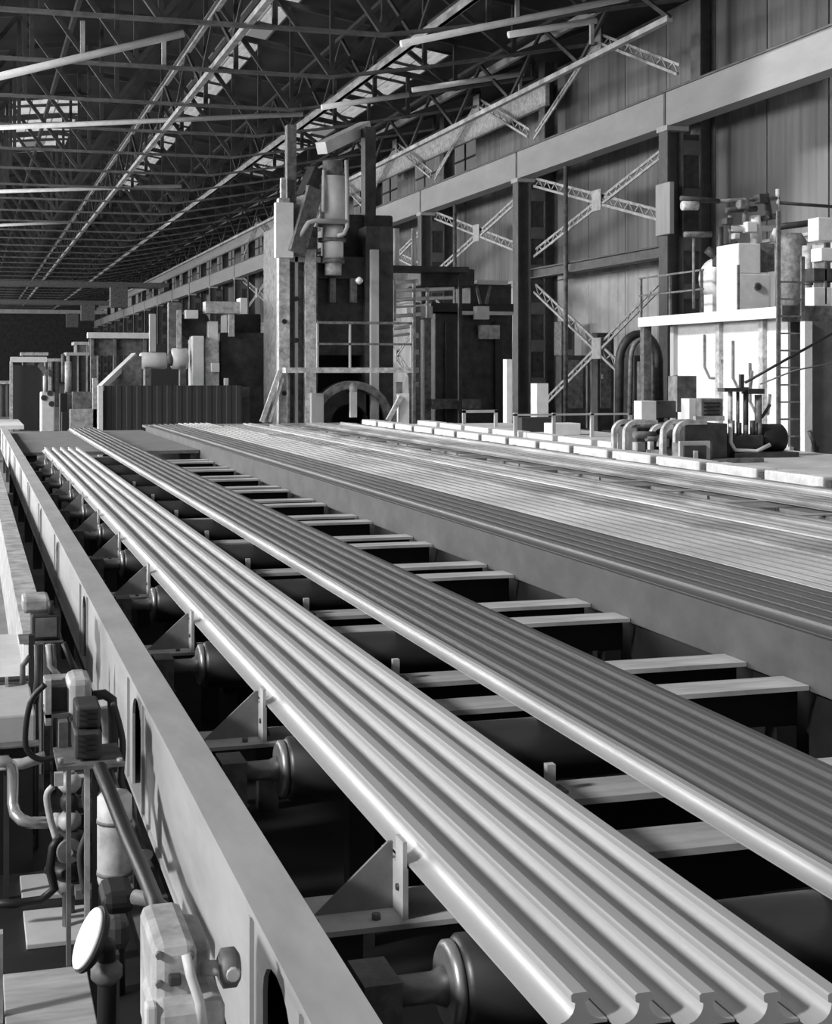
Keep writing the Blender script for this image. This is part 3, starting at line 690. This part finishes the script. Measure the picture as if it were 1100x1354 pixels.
# ------------------------------------------------------------------ bending machine at the bed's far rim
Ym = 22.5; ZB = .935
def dn(px0, px1, py0, Y, dep, m=None, z=ZB):
    m = m or MB(); a, c = L(px0, py0, Y), L(px1, py0, Y); return m.box(a.x, Y, z, c.x, Y+dep, c.z)
bmch = thing('roller_drive', 'drive machine with two curved pale guards on the rim of the cooling bed', 'machine', (L(900, 620, Ym).x, Ym, ZB))
def hood(px0, px1, py0, Y, nm):
    m = MB(); a, c = L(px0, py0, Y), L(px1, py0, Y); w_ = c.x-a.x; zt = a.z; r_ = .22
    poly = [(a.x, ZB), (a.x, zt-r_)]+[(a.x+r_-r_*math.cos(k*math.pi/12), zt-r_+r_*math.sin(k*math.pi/12)) for k in range(1, 7)]+[(c.x, zt), (c.x, zt-.07)]
    poly += [(a.x+r_-(r_-.07)*math.cos(k*math.pi/12), zt-r_+(r_-.07)*math.sin(k*math.pi/12)) for k in range(6, -1, -1)]+[(a.x+.07, ZB)]
    m.prism(poly, 'y', Y, Y+.10); m.prism(poly, 'y', Y+.45, Y+.55); return m
part('curved_guard', hood(826, 870, 556, Ym, 0), 'pale', bmch); part('curved_guard', hood(893, 935, 556, Ym-1.2, 0), 'pale', bmch)
part('curved_guard', hood(875, 905, 562, Ym, 0), 'white', bmch)
part('drive_body', dn(842, 892, 565, Ym+.6, .8), 'dark', bmch, .02)
part('drive_body', dn(905, 962, 560, Ym-.4, 1.0), 'dark', bmch, .02)
part('white_cap', pbox(MB(), 848, 530, 868, 556, Ym+.5, .3), 'white', bmch, .01)
part('dark_cap', pbox(MB(), 869, 530, 894, 553, Ym+.5, .35), 'dark', bmch, .01)
part('white_cap', pbox(MB(), 911, 527, 926, 556, Ym+.2, .3), 'white', bmch, .01)
part('motor_box', pbox(MB(), 927, 527, 956, 557, Ym, .5), 'mid', bmch, .02)
part('pale_band', pbox(MB(), 920, 550, 958, 557, Ym-.05, .1), 'pale', bmch)
part('control_box', dn(893, 896, 496, Ym+1.2, .1), 'mid', bmch); part('tall_box', pbox(MB(), 895, 497, 921, 545, Ym+1.0, .35), 'mid', bmch, .01)
part('box_door', pbox(MB(), 899, 583, 939, 622, Ym-1.5, .06), 'column_light', bmch); part('box_recess', pbox(MB(), 905, 589, 934, 618, Ym-1.54, .05), 'dark', bmch)
part('inner_lever', pbox(MB(), 918, 596, 923, 610, Ym-1.58, .05), 'pale', bmch)
part('base_bed', MB().box(L(826, 600, Ym).x, Ym-1.5, ZB, L(950, 600, Ym).x, Ym-1.3, ZB+.06), 'mid', bmch)
part('rear_base', MB().box(L(826, 600, Ym).x, Ym+.0, ZB, L(950, 600, Ym).x, Ym+1.0, ZB+.05), 'mid', bmch)
part('box_shell', MB().box(L(896, 600, Ym-1.4).x, Ym-1.44, ZB, L(940, 600, Ym-1.4).x, Ym-1.2, L(896, 586, Ym-1.4).z), 'mid', bmch)
eng = thing('pump_engine', 'black pump engine with pale upright pipes right of the curved guards', 'machine', (L(990, 610, Ym).x, Ym, ZB))
part('block', dn(962, 1010, 575, Ym-.2, .8), 'dark', eng, .02)
a = L(1020, 580, Ym); part('flywheel_drum', MB().lathe((a.x-.25, Ym+.1, a.z), (a.x+.27, Ym+.1, a.z), [(0, .2), (.1, .25), (.9, .25), (1, .2)], 28), 'black', eng)
part('drum_cradle', dn(1005, 1040, 600, Ym-.1, .4), 'dark', eng)
for x0, x1, y0, mm in ((962, 969, 518, 'pale'), (973, 978, 518, 'mid'), (982, 990, 512, 'dark'), (997, 1008, 522, 'mid')):
    part('upright_pipe', MB().cyl((L((x0+x1)/2, 0, Ym).x, Ym, ZB+.3), (L((x0+x1)/2, 0, Ym).x, Ym, L(x0, y0, Ym).z), (x1-x0)/F*22/2, 12), mm, eng)
part('top_plate', pbox(MB(), 958, 513, 985, 518, Ym-.1, .25), 'dark', eng); part('top_plate', pbox(MB(), 990, 514, 1011, 521, Ym-.1, .25), 'dark', eng)
part('valve_stem', pbox(MB(), 979, 495, 984, 515, Ym, .06), 'dark', eng)
part('pale_pipe', MB().tube([L(966, 560, Ym-.3), L(966, 585, Ym-.3), L(972, 595, Ym-.3), L(1000, 597, Ym-.3), L(1018, 588, Ym-.3)], .035, 8), 'white', eng)
part('skid', MB().box(L(958, 0, Ym).x, Ym-.4, ZB, L(1040, 0, Ym).x, Ym+.7, ZB+.08), 'dark', eng)
for i, (x0, y0, z_) in enumerate(((1040, 560, .3), (1070, 566, .25))):
    pass
kn = thing('hand_valve', 'small dark hand valve standing by the foot of the white pillar', 'valve', (L(1077, 600, 26).x, 26, 0))
part('stem', MB().tube([L(1070, 570, 26), L(1075, 582, 26), L(1079, 600, 26)], .05, 8), 'dark', kn); part('pedestal', down(1076, 1083, 590, 26, .1), 'dark', kn)

# ------------------------------------------------------------------ far left: dark shed, pale cylinder machine
Ys = 42
sh = thing('corrugated_screen', 'long low dark corrugated screen left of the mill stand', 'screen', (L(134, 560, Ys).x, Ys, 0))
a, c = L(135, 510, Ys), L(320, 510, Ys); nn = 14
first = None
for k in range(nn):
    w_ = (c.x-a.x)/nn
    if first is None:
        m = MB(); m.prism([(0, 0), (w_*.35, 0), (w_*.45, -.012), (w_*.85, -.012), (w_*.95, 0), (w_, 0), (w_, .03), (0, .03)], 'z', 0, a.z); first = o = m.build('sheet', 'shed', sh)
    else: o = first.copy(); COL.objects.link(o); o.parent = sh
    o.location = (a.x+k*w_-sh.location.x, 0, 0)
part('end_post', down(130, 136, 510, Ys-.1, .3), 'white', sh)
part('end_wall', down(320, 330, 512, Ys+.2, .6), 'dark', sh)
part('slanted_rail', MB().bar(L(132, 514, Ys), L(178, 470, Ys+1), .16, .16), 'white', sh)
part('slanted_plate', MB().prism([(L(140, 0, Ys).x, L(0, 512, Ys).z), (L(190, 0, Ys).x, L(0, 512, Ys).z), (L(190, 0, Ys).x, L(0, 470, Ys).z), (L(180, 0, Ys).x, L(0, 470, Ys).z)], 'y', Ys+.5, Ys+.6), 'mid', sh)
Yc = 44
cm = thing('spindle_gear', 'pale horizontal cylinder with white gear cases behind the dark screen', 'machine', (L(230, 560, Yc).x, Yc, 0))
def hcyl(px0, px1, pyc, rp, Y, m=None, seg=24):
    a, c = L(px0, pyc, Y), L(px1, pyc, Y); r_ = rp*(Y*1.0)/F; return (m or MB()).lathe((a.x, Y+r_, a.z), (c.x, Y+r_, a.z), [(0, r_*.85), (.06, r_), (.94, r_), (1, r_*.85)], seg)
part('cylinder', hcyl(186, 222, 477, 11, Yc), 'white', cm); part('cylinder', hcyl(228, 250, 474, 14, Yc), 'white', cm); part('coupling', hcyl(221, 229, 476, 8, Yc), 'mid', cm)
part('gear_case', down(254, 270, 444, Yc, .8), 'white', cm, .03); part('gear_case', down(271, 290, 450, Yc+.1, .8), 'pale', cm, .03)
part('gear_case', pbox(MB(), 276, 425, 288, 452, Yc+.2, .5), 'white', cm)
part('dark_block', down(291, 352, 440, Yc+.4, 1.5), 'dark', cm, .05); part('dark_block', down(300, 345, 415, Yc+1.2, 1.2), 'dark', cm, .05)
part('dark_wheel', MB().lathe(L(256, 430, Yc+.6), L(256, 430, Yc+.9), [(0, .45), (.5, .5), (1, .45)], 24), 'dark', cm)
part('support', down(192, 200, 485, Yc, .3), 'mid', cm); part('support', down(238, 246, 485, Yc, .3), 'mid', cm)
part('pale_beam', pbox(MB(), 272, 399, 318, 414, Yc, .6), 'pale', cm); part('beam_end', pbox(MB(), 318, 394, 327, 415, Yc-.1, .7), 'white', cm); part('pale_beam', pbox(MB(), 246, 410, 262, 421, Yc, .5), 'white', cm)
part('hanger', pbox(MB(), 303, 414, 310, 445, Yc+.1, .2), 'pale', cm); part('hanger', pbox(MB(), 223, 400, 240, 470, Yc+.3, .3), 'mid', cm); part('hanger', pbox(MB(), 234, 410, 240, 470, Yc+.2, .1), 'pale', cm)
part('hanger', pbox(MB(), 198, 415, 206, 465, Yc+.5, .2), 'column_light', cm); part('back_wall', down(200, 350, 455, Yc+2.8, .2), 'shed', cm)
part('small_valve', pbox(MB(), 280, 480, 290, 492, Yc-.1, .2), 'white', cm); part('small_valve', pbox(MB(), 297, 500, 302, 510, Yc-.1, .2), 'white', cm)
cr_ = thing('pale_lintel', 'pale level beam on thin posts, left of the cylinder machine', 'beam', (L(150, 560, 50).x, 50, 0))
part('beam', pbox(MB(), 116, 440, 197, 447, 50, .4), 'white', cr_)
for x0 in (120, 150, 190): part('post', down(x0, x0+4, 447, 50.1, .2), 'mid', cr_)
part('cross_slab', pbox(MB(), 118, 449, 196, 470, 50.3, .2), 'mid', cr_)
# far-left yard
fl = thing('distant_gantry', 'small distant gantry with a bright lintel at the far left', 'gantry', (L(40, 560, 60).x, 60, 0))
part('lintel', pbox(MB(), 14, 472, 62, 479, 60, .4), 'white', fl); part('leg', down(13, 17, 478, 60.1, .3), 'pale', fl); part('leg', down(64, 68, 478, 60.1, .3), 'pale', fl)
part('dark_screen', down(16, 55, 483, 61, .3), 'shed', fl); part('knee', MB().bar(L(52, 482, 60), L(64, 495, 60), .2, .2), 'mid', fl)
fm = thing('distant_machine', 'small bright machine with round ports, left of the dark posts', 'machine', (L(65, 560, 48).x, 48, 0))
part('body', down(54, 73, 518, 48, .8), 'white', fm, .05); part('stack', pcyl(MB(), 57, 62, 497, 519, 48), 'white', fm)
for x0, y0 in ((58, 526), (66, 520), (68, 534)):
    q = L(x0, y0, 48); part('port', MB().cyl((q.x, 47.95, q.z), (q.x, 48.1, q.z), .09, 12), 'dark', fm)
pk = thing('dark_pump', 'black upright pump body beside the small bright machine', 'machine', (L(84, 560, 46).x, 46, 0))
part('body', down(79, 89, 520, 46, .4), 'black', pk, .03); part('lower_case', down(82, 90, 545, 45.5, .3), 'black', pk); part('pipe', pcyl(MB(), 86, 95, 478, 518, 46.5), 'pale', pk); part('pedestal', down(86, 95, 516, 46.6, .3), 'mid', pk)
part('pipe', pcyl(MB(), 81, 86, 468, 505, 47), 'mid', pk)
cs = thing('pale_tank_wall', 'pale low tank wall between the black pump and the dark screen', 'tank', (L(110, 560, 45).x, 45, 0))
part('wall', down(93, 128, 541, 45, .4), 'pale', cs); part('shelf', down(96, 122, 518, 45.6, .4), 'mid', cs); part('post', down(123, 129, 500, 45, .3), 'pale', cs)
tag(MB().box(L(-20, 0, 40).x, 39, .9, L(30, 0, 40).x, 44, 1.0).box(L(-20, 0, 40).x, 40, 0, L(-18, 0, 40).x, 41, .9).box(L(20, 0, 40).x, 40, 0, L(26, 0, 40).x, 40.5, .9).build('pale_table', 'white'), 'bright flat table top at the far left edge', 'table')

# ------------------------------------------------------------------ left foreground: valves, pipes, gearboxes beside the side frame
tag(MB().box(.33, 9, .0, .40, 30, .78).box(.30, 9, .78, .45, 30, .82).build('low_rail_beam', 'pale'), 'pale low beam running behind the valves, left of the side frame', 'beam')
sb = thing('switch_stand', 'dark square switch box on a slim stand beside the side frame', 'box', (L(60, 850, 8.5).x, 8.5, 0))
part('box', pbox(MB(), 42, 812, 80, 848, 8.5, .22), 'dark', sb, .01); part('lid', pbox(MB(), 47, 817, 75, 843, 8.48, .02), 'mid', sb)
part('shelf', pbox(MB(), 26, 848, 84, 852, 8.45, .3), 'mid', sb)
part('stand', down(46, 52, 850, 8.6, .05), 'pale', sb); part('stand', down(58, 66, 850, 8.6, .05), 'mid', sb); part('stand', down(70, 74, 850, 8.6, .05), 'dark', sb)
part('top_fitting', pbox(MB(), 30, 790, 66, 812, 8.6, .25), 'pale', sb, .02); part('knob', pcyl(MB(), 64, 71, 795, 812, 8.5), 'dark', sb)
cn = thing('concrete_step', 'pale concrete step block at the left edge', 'block', (0, 7, 0))
part('block', MB().box(-.4, 7.2, L(30, 985, 7.2).z, L(47, 0, 7.2).x, 8.0, L(30, 945, 7.2).z), 'concrete', cn, .01); part('base', MB().box(-.4, 7.25, 0, L(44, 0, 7.2).x, 8.0, L(30, 985, 7.2).z), 'black', cn)
part('ledge', MB().box(-.4, 8.2, 0, L(40, 0, 8.2).x, 8.5, L(30, 925, 8.2).z), 'dark', cn)
part('rear_block', MB().box(-.6, 9.4, 0, L(38, 0, 9.4).x, 11.5, .42), 'concrete', cn, .01)
part('top_rail', pbox(MB(), -20, 897, 42, 904, 7.9, .08), 'dark', cn); part('cap_strip', pbox(MB(), -20, 985, 52, 992, 7.1, .1), 'mid', cn)
part('rail_post', down(7, 11, 897, 7.85, .04), 'pale', cn); part('rail_post', down(38, 46, 840, 7.85, .05), 'dark', cn)
vb = thing('valve_cabinet', 'pale valve cabinet with a dark double box on a bracket shelf', 'valve', (L(110, 1000, 6).x, 6, 0))
part('frame', pbox(MB(), 60, 900, 68, 960, 6.3, .1), 'pale', vb); part('back_plate', pbox(MB(), 58, 893, 118, 945, 6.5, .08), 'pale', vb, .01)
part('window_box', pbox(MB(), 68, 908, 90, 943, 6.35, .15), 'dark', vb); part('window_sill', pbox(MB(), 60, 943, 92, 950, 6.3, .2), 'mid', vb)
part('casting', pbox(MB(), 90, 896, 122, 960, 6.3, .22), 'pale', vb, .03)
part('upper_box', pbox(MB(), 101, 934, 134, 965, 6.0, .22), 'dark', vb, .012); part('lower_box', pbox(MB(), 99, 967, 135, 1006, 5.95, .25), 'dark', vb, .012)
part('shelf', pbox(MB(), 76, 1008, 165, 1020, 5.9, .32), 'mid', vb)
part('left_arm', pbox(MB(), 78, 955, 90, 1012, 6.2, .1), 'mid', vb)
part('rear_pipe', MB().tube([L(124, 920, 6.4), L(138, 918, 6.4), L(148, 925, 6.4), L(150, 950, 6.4), L(150, 1020, 6.4)], .022, 10), 'dark', vb)
part('rear_pipe', MB().tube([L(140, 935, 6.5), L(144, 960, 6.5), L(144, 1010, 6.5)], .03, 10), 'pale', vb)
for x0, x1, mm in ((112, 119, 'pale'), (122, 130, 'black'), (88, 94, 'mid'), (136, 143, 'pale')): part('leg', down(x0, x1, 1015, 6.05, .04), mm, vb)
part('hose', MB().tube([L(132, 1015, 5.8), L(150, 1060, 5.6), L(170, 1110, 5.3), L(192, 1160, 5.0), L(206, 1195, 4.7), L(216, 1232, 4.4)], .028, 10), 'black', vb)
part('hose', MB().tube([L(145, 1020, 6), L(158, 1060, 5.9), L(166, 1100, 5.7), L(180, 1130, 5.5), L(196, 1130, 5.3)], .018, 8), 'mid', vb)
up = thing('bent_pipe', 'polished bent pipe running down and right at the left edge', 'pipe', (L(18, 1080, 6.8).x, 6.8, 0))
pts = [L(-10, 1007, 6.8), L(8, 1007, 6.8), L(15, 1012, 6.8), L(17, 1022, 6.8), L(17, 1062, 6.8), L(20, 1076, 6.75), L(28, 1084, 6.7), L(40, 1088, 6.7), L(80, 1087, 6.7)]
part('pipe', MB().tube(pts, .026, 14), 'chrome', up); part('union', MB().cyl(L(70, 1087, 6.7), L(82, 1087, 6.7), .04, 14), 'pale', up)
part('upper_pipe', MB().tube([L(-10, 1012, 6.9), L(30, 1010, 6.9), L(60, 1000, 6.9)], .025, 10), 'pale', up)
vs = thing('valve_stack', 'dark stack of valve bodies on a pipe left of the dark gauge post', 'valve', (L(95, 1150, 6.6).x, 6.6, 0))
for i, (y0, r_, mm) in enumerate(((1035, .05, 'pale'), (1060, .04, 'dark'), (1085, .05, 'pale'), (1110, .07, 'dark'), (1130, .05, 'mid'), (1150, .08, 'black'), (1170, .06, 'mid'))):
    q = L(92, y0, 6.6); part('valve_body', MB().lathe((q.x, 6.6, q.z-.04), (q.x, 6.6, q.z+.04), [(0, r_*.6), (.3, r_), (.7, r_), (1, r_*.6)], 16), mm, vs)
part('stem', MB().cyl((L(92, 0, 6.6).x, 6.6, 0), (L(92, 0, 6.6).x, 6.6, L(92, 1020, 6.6).z), .022, 12), 'mid', vs)
part('bonnet', pbox(MB(), 78, 1110, 110, 1165, 6.7, .15), 'black', vs, .03); part('tag_plate', pbox(MB(), 72, 1022, 84, 1040, 6.5, .03), 'pale', vs)
part('loop_hose', MB().tube([L(80, 1105, 6.5), L(70, 1120, 6.5), L(66, 1150, 6.5), L(72, 1175, 6.5), L(55, 1190, 6.5), L(20, 1195, 6.5), L(-10, 1195, 6.5)], .02, 8), 'black', vs)
part('drain_pipe', MB().tube([L(88, 1180, 6.5), L(88, 1260, 6.4), L(80, 1278, 6.4), L(60, 1285, 6.4), L(20, 1287, 6.4)], .018, 8), 'dark', vs)
part('cross_bar', pbox(MB(), 100, 1175, 130, 1190, 6.3, .08), 'mid', vs)
gd = thing('gauge_disc', 'bright round dial plate seen edge-on near the bottom left', 'gauge', (L(118, 1240, 4.6).x, 4.6, 0))
a, c = L(103, 1278, 4.6), L(130, 1204, 4.6); ax = (c-a).normalized(); mid = (a+c)/2; vw = (mid-Vector((0, 0, HC))).normalized(); n0 = ax.cross(vw).normalized(); n0 = n0 if n0.x < 0 else -n0; nrm = (n0*.95-vw*.31).normalized()
part('dial', MB().lathe(mid-nrm*.006, mid+nrm*.006, [(0, .092), (1, .092)], 32), 'white', gd)
part('rim', MB().lathe(mid-nrm*.03, mid-nrm*.004, [(0, .085), (.6, .1), (1, .1)], 32), 'black', gd)
part('post', MB().tube([mid-nrm*.02, L(140, 1250, 4.7), L(142, 1290, 4.7), L(141, 1330, 4.7), Vector((L(141, 1330, 4.7).x, 4.7, 0))], .03, 12), 'black', gd)
part('joint', MB().lathe(L(141, 1300, 4.7), L(141, 1270, 4.7), [(0, .03), (.3, .05), (.7, .05), (1, .03)], 14), 'mid', gd)
bx = thing('black_solenoid', 'black rounded coil housing behind the bright dial plate', 'valve', (L(160, 1200, 4.9).x, 4.9, 0))
part('coil', pbox(MB(), 136, 1180, 180, 1215, 4.9, .2), 'black', bx, .03); part('coil', pbox(MB(), 140, 1215, 172, 1262, 5.0, .14), 'dark', bx, .03)
part('elbow', MB().tube([L(178, 1186, 4.85), L(200, 1190, 4.8), L(214, 1200, 4.7), L(220, 1222, 4.6)], .024, 10), 'mid', bx)
part('post', down(150, 158, 1262, 5.05, .05), 'dark', bx)
cl = thing('pale_sleeve', 'pale upright cylinder sleeve behind the hoses at lower left', 'cylinder', (L(160, 1120, 5.6).x, 5.6, 0))
a, c = L(135, 1080, 5.6), L(178, 1080, 5.6)
part('sleeve', MB().lathe(((a.x+c.x)/2, 5.75, L(150, 1185, 5.6).z), ((a.x+c.x)/2, 5.75, L(150, 1062, 5.6).z), [(0, .062), (.05, .066), (.95, .066), (1, .05)], 28), 'pale', cl)
part('post', MB().cyl(((a.x+c.x)/2, 5.75, 0), ((a.x+c.x)/2, 5.75, L(150, 1185, 5.6).z), .04, 14), 'dark', cl)
part('drain_hole', MB().cyl(L(166, 1165, 5.62), L(166, 1165, 5.7), .015, 10), 'black', cl)
gx = thing('gear_casting', 'pale rounded gear casting with a side shaft at the bottom edge', 'gearbox', (L(250, 1354, 3.4).x, 3.4, 0))
part('body', pbox(MB(), 203, 1246, 262, 1420, 3.4, .3), 'pale', gx, .025); part('shoulder', pbox(MB(), 232, 1240, 280, 1400, 3.5, .2), 'pale', gx, .03)
part('lower_lobe', pbox(MB(), 200, 1318, 300, 1420, 3.36, .22), 'pale', gx, .03)
part('recess', pbox(MB(), 224, 1290, 240, 1306, 3.38, .03), 'dark', gx, .004)
part('rib', MB().tube([L(246, 1262, 3.38), L(252, 1290, 3.36), L(264, 1325, 3.36), L(268, 1354, 3.36)], .012, 8), 'white', gx)
q0, q1 = L(268, 1280, 3.45), L(296, 1280, 3.42); part('shaft', MB().cyl(q0, q1, .018, 14), 'pale', gx)
q = L(304, 1279, 3.42); part('hub', MB().lathe(q-Vector((.028, 0, 0)), q+Vector((.022, 0, 0)), [(0, .026), (.2, .045), (.8, .045), (1, .03)], 20), 'mid', gx)
part('bolt_head', MB().lathe(q-Vector((.0, .05, 0)), q-Vector((.0, .02, 0)), [(0, .015), (1, .024)], 10), 'pale', gx)
part('lever', MB().bar(L(276, 1295, 3.5), L(292, 1360, 3.5), .03, .02), 'dark', gx)
part('white_plug', pbox(MB(), 193, 1330, 208, 1380, 3.36, .04), 'white', gx, .006)
part('pedestal', MB().box(L(205, 0, 3.45).x, 3.45, 0, L(275, 0, 3.45).x, 3.7, L(250, 1415, 3.4).z), 'dark', gx)
# dark and pale floor plates under the valves
for i, (x0, y0, x1, y1, mm, lb) in enumerate(((.12, 5.45, .44, 6.0, 'beam', 'worn grey floor plate at the bottom left below the drain pipe'),
    (.22, 6.28, .50, 6.68, 'concrete', 'pale floor plate behind the bright dial plate'), (.22, 6.85, .42, 7.15, 'concrete', 'pale floor plate below the polished bent pipe'))):
    tag(MB().box(x0, y0, .012, x1, y1, .035).build('floor_plate', mm, bevel=.004), lb, 'plate')
pb = thing('edge_pillar', 'pale upright post at the very left bottom edge', 'post', (L(4, 1354, 5.6).x, 5.6, 0))
part('post', down(-6, 4, 1235, 5.6, .05), 'pale', pb); part('dark_side', down(5, 12, 1000, 6.9, .03), 'dark', pb)

struct(MB().box(-.6, 2, 0, .66, 9.2, .012).build('trim_5', 'pit'))          # near-black strip of floor beside the side frame
dk = thing('oily_pump_body', 'black oily pump body behind the slim posts at lower left', 'pump', (L(110, 1100, 6.9).x, 6.9, 0))
part('body', pbox(MB(), 86, 1032, 132, 1120, 6.9, .2), 'black', dk, .02); part('lower_body', down(92, 128, 1120, 6.95, .12), 'black', dk)
for y0 in (1050, 1075, 1098): part('clamp_band', pbox(MB(), 84, y0, 134, y0+5, 6.88, .24), 'mid', dk)
part('filler_cap', MB().cyl(L(108, 1034, 7.0), L(108, 1026, 7.0), .035, 14), 'pale', dk)
for i, (pts, r_, mm, lb) in enumerate((
  ([(60, 905), (40, 930), (34, 985), (52, 1004), (76, 1000)], .012, 'black', 'thin black hose looping beside the valve cabinet'),
  ([(122, 1012), (112, 1050), (118, 1090), (106, 1130), (112, 1180)], .014, 'dark', 'dark hose hanging under the bracket shelf'),
  ([(150, 930), (162, 980), (160, 1040), (176, 1080), (188, 1120), (200, 1150)], .014, 'dark', 'dark cable trailing along the side frame'),
  ([(70, 1040), (62, 1052), (66, 1080), (74, 1108)], .014, 'pale', 'short pale hose beside the polished bent pipe'))):
    P_ = [L(a, b_, 6.25-(.0 if i != 2 else .012*k*10)) for k, (a, b_) in enumerate(pts)]
    Q_ = []
    for k in range(len(P_)-1):
        for u_ in range(5):
            p0, p1, p2, p3 = P_[max(k-1, 0)], P_[k], P_[k+1], P_[min(k+2, len(P_)-1)]; t_ = u_/5
            Q_.append(.5*((2*p1)+(p2-p0)*t_+(2*p0-5*p1+4*p2-p3)*t_**2+(3*p1-p0-3*p2+p3)*t_**3))
    Q_.append(P_[-1]); tag(MB().tube(Q_, r_, 8).build('hose', mm), lb, 'hose')
# distant overhead cranes
for i, (y, z, mm) in enumerate(((179, 10.9, 'mid'), (228, 10.9, 'mid'), (264, 10.9, 'column_light'))):
    c_ = thing('overhead_crane', 'distant overhead travelling crane bridge, %s down the hall' % ORD[i], 'crane', (0, y, 11.87), 'overhead cranes down the hall')
    for q in (0, 2.2): MB().box(-24, q, .5, 22.9, q+.4, 1.1).build('bridge_girder', mm, c_)
    MB().box(-6, .45, .6, -3, 2.15, 1.12).build('trolley', 'dark', c_); MB().box(22.2, -1, -.0, 22.8, 3.4, .5).build('end_carriage', 'dark', c_)
    MB().box(16, -.1, -1.9, 18, 1.9, .5).build('cab', 'mid', c_)

# ---- smaller fittings on the near machinery
def nut(q, ax_, r_, mm, par_, root):
    q = Vector(q); o = MB().cyl(q, q+Vector(ax_), r_, 6).build('bolt', mm, par_); 
    if par_ is root: o.location = -root.location
    return o
def child(root, nm): return [c for c in root.children if c.name.split('.')[0] == nm]
for x0, y0 in ((210, 1262), (210, 1300), (252, 1262), (212, 1330)):
    nut(L(x0, y0, 3.405), (0, -.012, 0), .009, 'mid', child(gx, 'body')[0], gx)
for px_, nm in ((101, 'upper_box'), (99, 'lower_box')):
    bx_ = child(vb, nm)[0]; y0 = 938 if nm == 'upper_box' else 972
    for k in range(4): sub('rib', pbox(MB(), px_+4, y0+k*7, px_+28, y0+k*7+2, 5.985 if nm == 'upper_box' else 5.935, .02), 'black', bx_)
for x0 in (62, 84, 112): nut(L(x0, 899, 6.495), (0, -.015, 0), .01, 'mid', child(vb, 'back_plate')[0], vb)
for x0 in (80, 158): nut(L(x0, 1009, 5.93), (0, 0, .02), .012, 'pale', child(vb, 'shelf')[0], vb)
q = L(92, 1125, 6.45)
part('handwheel', MB().lathe(q, q+Vector((0, -.012, 0)), [(0, .05), (.5, .056), (1, .05)], 20), 'mid', vs)
part('wheel_hub', MB().cyl(q+Vector((0, -.005, 0)), q+Vector((0, -.03, 0)), .014, 10), 'pale', vs)
part('stub_pipe', MB().tube([L(92, 1060, 6.6), L(112, 1062, 6.6), L(128, 1060, 6.6)], .02, 10), 'mid', vs)
part('stub_pipe', MB().tube([L(60, 1150, 6.62), L(80, 1150, 6.6), L(92, 1150, 6.6)], .018, 10), 'dark', vs)
for k, y0 in enumerate((1098, 1122, 1146, 1168)):
    a, c = L(135, 1080, 5.6), L(178, 1080, 5.6)
    if k in (0, 3): part('band', MB().cyl(((a.x+c.x)/2, 5.75, L(150, y0, 5.6).z), ((a.x+c.x)/2, 5.75, L(150, y0+5, 5.6).z), .069, 24), 'mid', cl)
jb = thing('junction_pipework', 'cluster of short dark pipes between the switch box and the valve cabinet', 'piping', (L(70, 880, 7.6).x, 7.6, 0))
for pts_, r_, mm in (([(50, 852), (50, 900), (46, 930)], .018, 'dark'), ([(64, 852), (66, 880), (78, 895)], .016, 'pale'), ([(40, 868), (30, 880), (30, 905)], .014, 'mid'), ([(84, 850), (94, 875), (104, 893)], .014, 'black'), ([(70, 852), (72, 890)], .012, 'mid')):
    part('pipe', MB().tube([L(a, b_, 7.6) for a, b_ in pts_], r_, 8), mm, jb)
part('stand', MB().box(L(47, 0, 7.6).x, 7.6, 0, L(51, 0, 7.6).x, 7.63, L(50, 925, 7.6).z), 'dark', jb)
# ---- louvres and fittings on the drive machine and the pump engine
mb_ = child(bmch, 'motor_box')[0]
for k in range(4): sub('louvre', pbox(MB(), 931, 532+k*5, 952, 534+k*5, Ym-.02, .02), 'black', mb_)
for k in range(3): part('cross_shaft', MB().cyl(L(838+k*16, 575+k*4, Ym+.3), L(866+k*16, 575+k*4, Ym+.3), .06, 12), 'mid', bmch)
for x0, y0 in ((848, 590), (866, 600), (880, 585), (946, 575), (958, 590)): part('bearing_cap', pbox(MB(), x0-5, y0-5, x0+5, y0+6, Ym+.1, .2), 'pale' if x0 % 4 else 'column_light', bmch)
for k in range(5): part('cylinder_head', MB().cyl(L(968+k*9, 575, Ym-.1), L(968+k*9, 556+3*(k % 3), Ym-.1), .045, 10), 'dark' if k % 2 else 'mid', eng)
part('exhaust', MB().tube([L(1000, 560, Ym), L(1010, 548, Ym), L(1018, 535, Ym)], .03, 8), 'dark', eng)
# ---- far stock and racks at the far left
for i, (x0, x1, y0, Yr, mm, lb) in enumerate(((-6, 12, 500, 80, 'column_light', 'pale distant shed door at the far left edge'), (20, 50, 505, 90, 'mid', 'grey distant stock rack behind the small gantry'),
   (60, 78, 470, 100, 'mid', 'tall distant grey furnace stack left of the pale lintel'), (90, 116, 462, 95, 'dark', 'dark distant furnace beside the pale lintel'), (30, 62, 462, 120, 'column', 'wide distant dark shed above the small gantry'),
   (100, 130, 448, 110, 'mid', 'distant grey frame behind the pale lintel'))):
    rk = thing('distant_rack', lb, 'rack', (L((x0+x1)/2, 560, Yr).x, Yr, 0))
    part('body', down(x0, x1, y0+8, Yr, 2), mm, rk); part('cap', pbox(MB(), x0-2, y0+4, x1+2, y0+8, Yr-.3, 3), 'column_light' if i % 2 else 'pale', rk)
    for q_ in range(3): part('post', down(x0+(x1-x0-2)*q_/2, x0+(x1-x0-2)*q_/2+2, y0+8, Yr-.25, .2), 'truss_lit' if i % 2 else 'dark', rk)
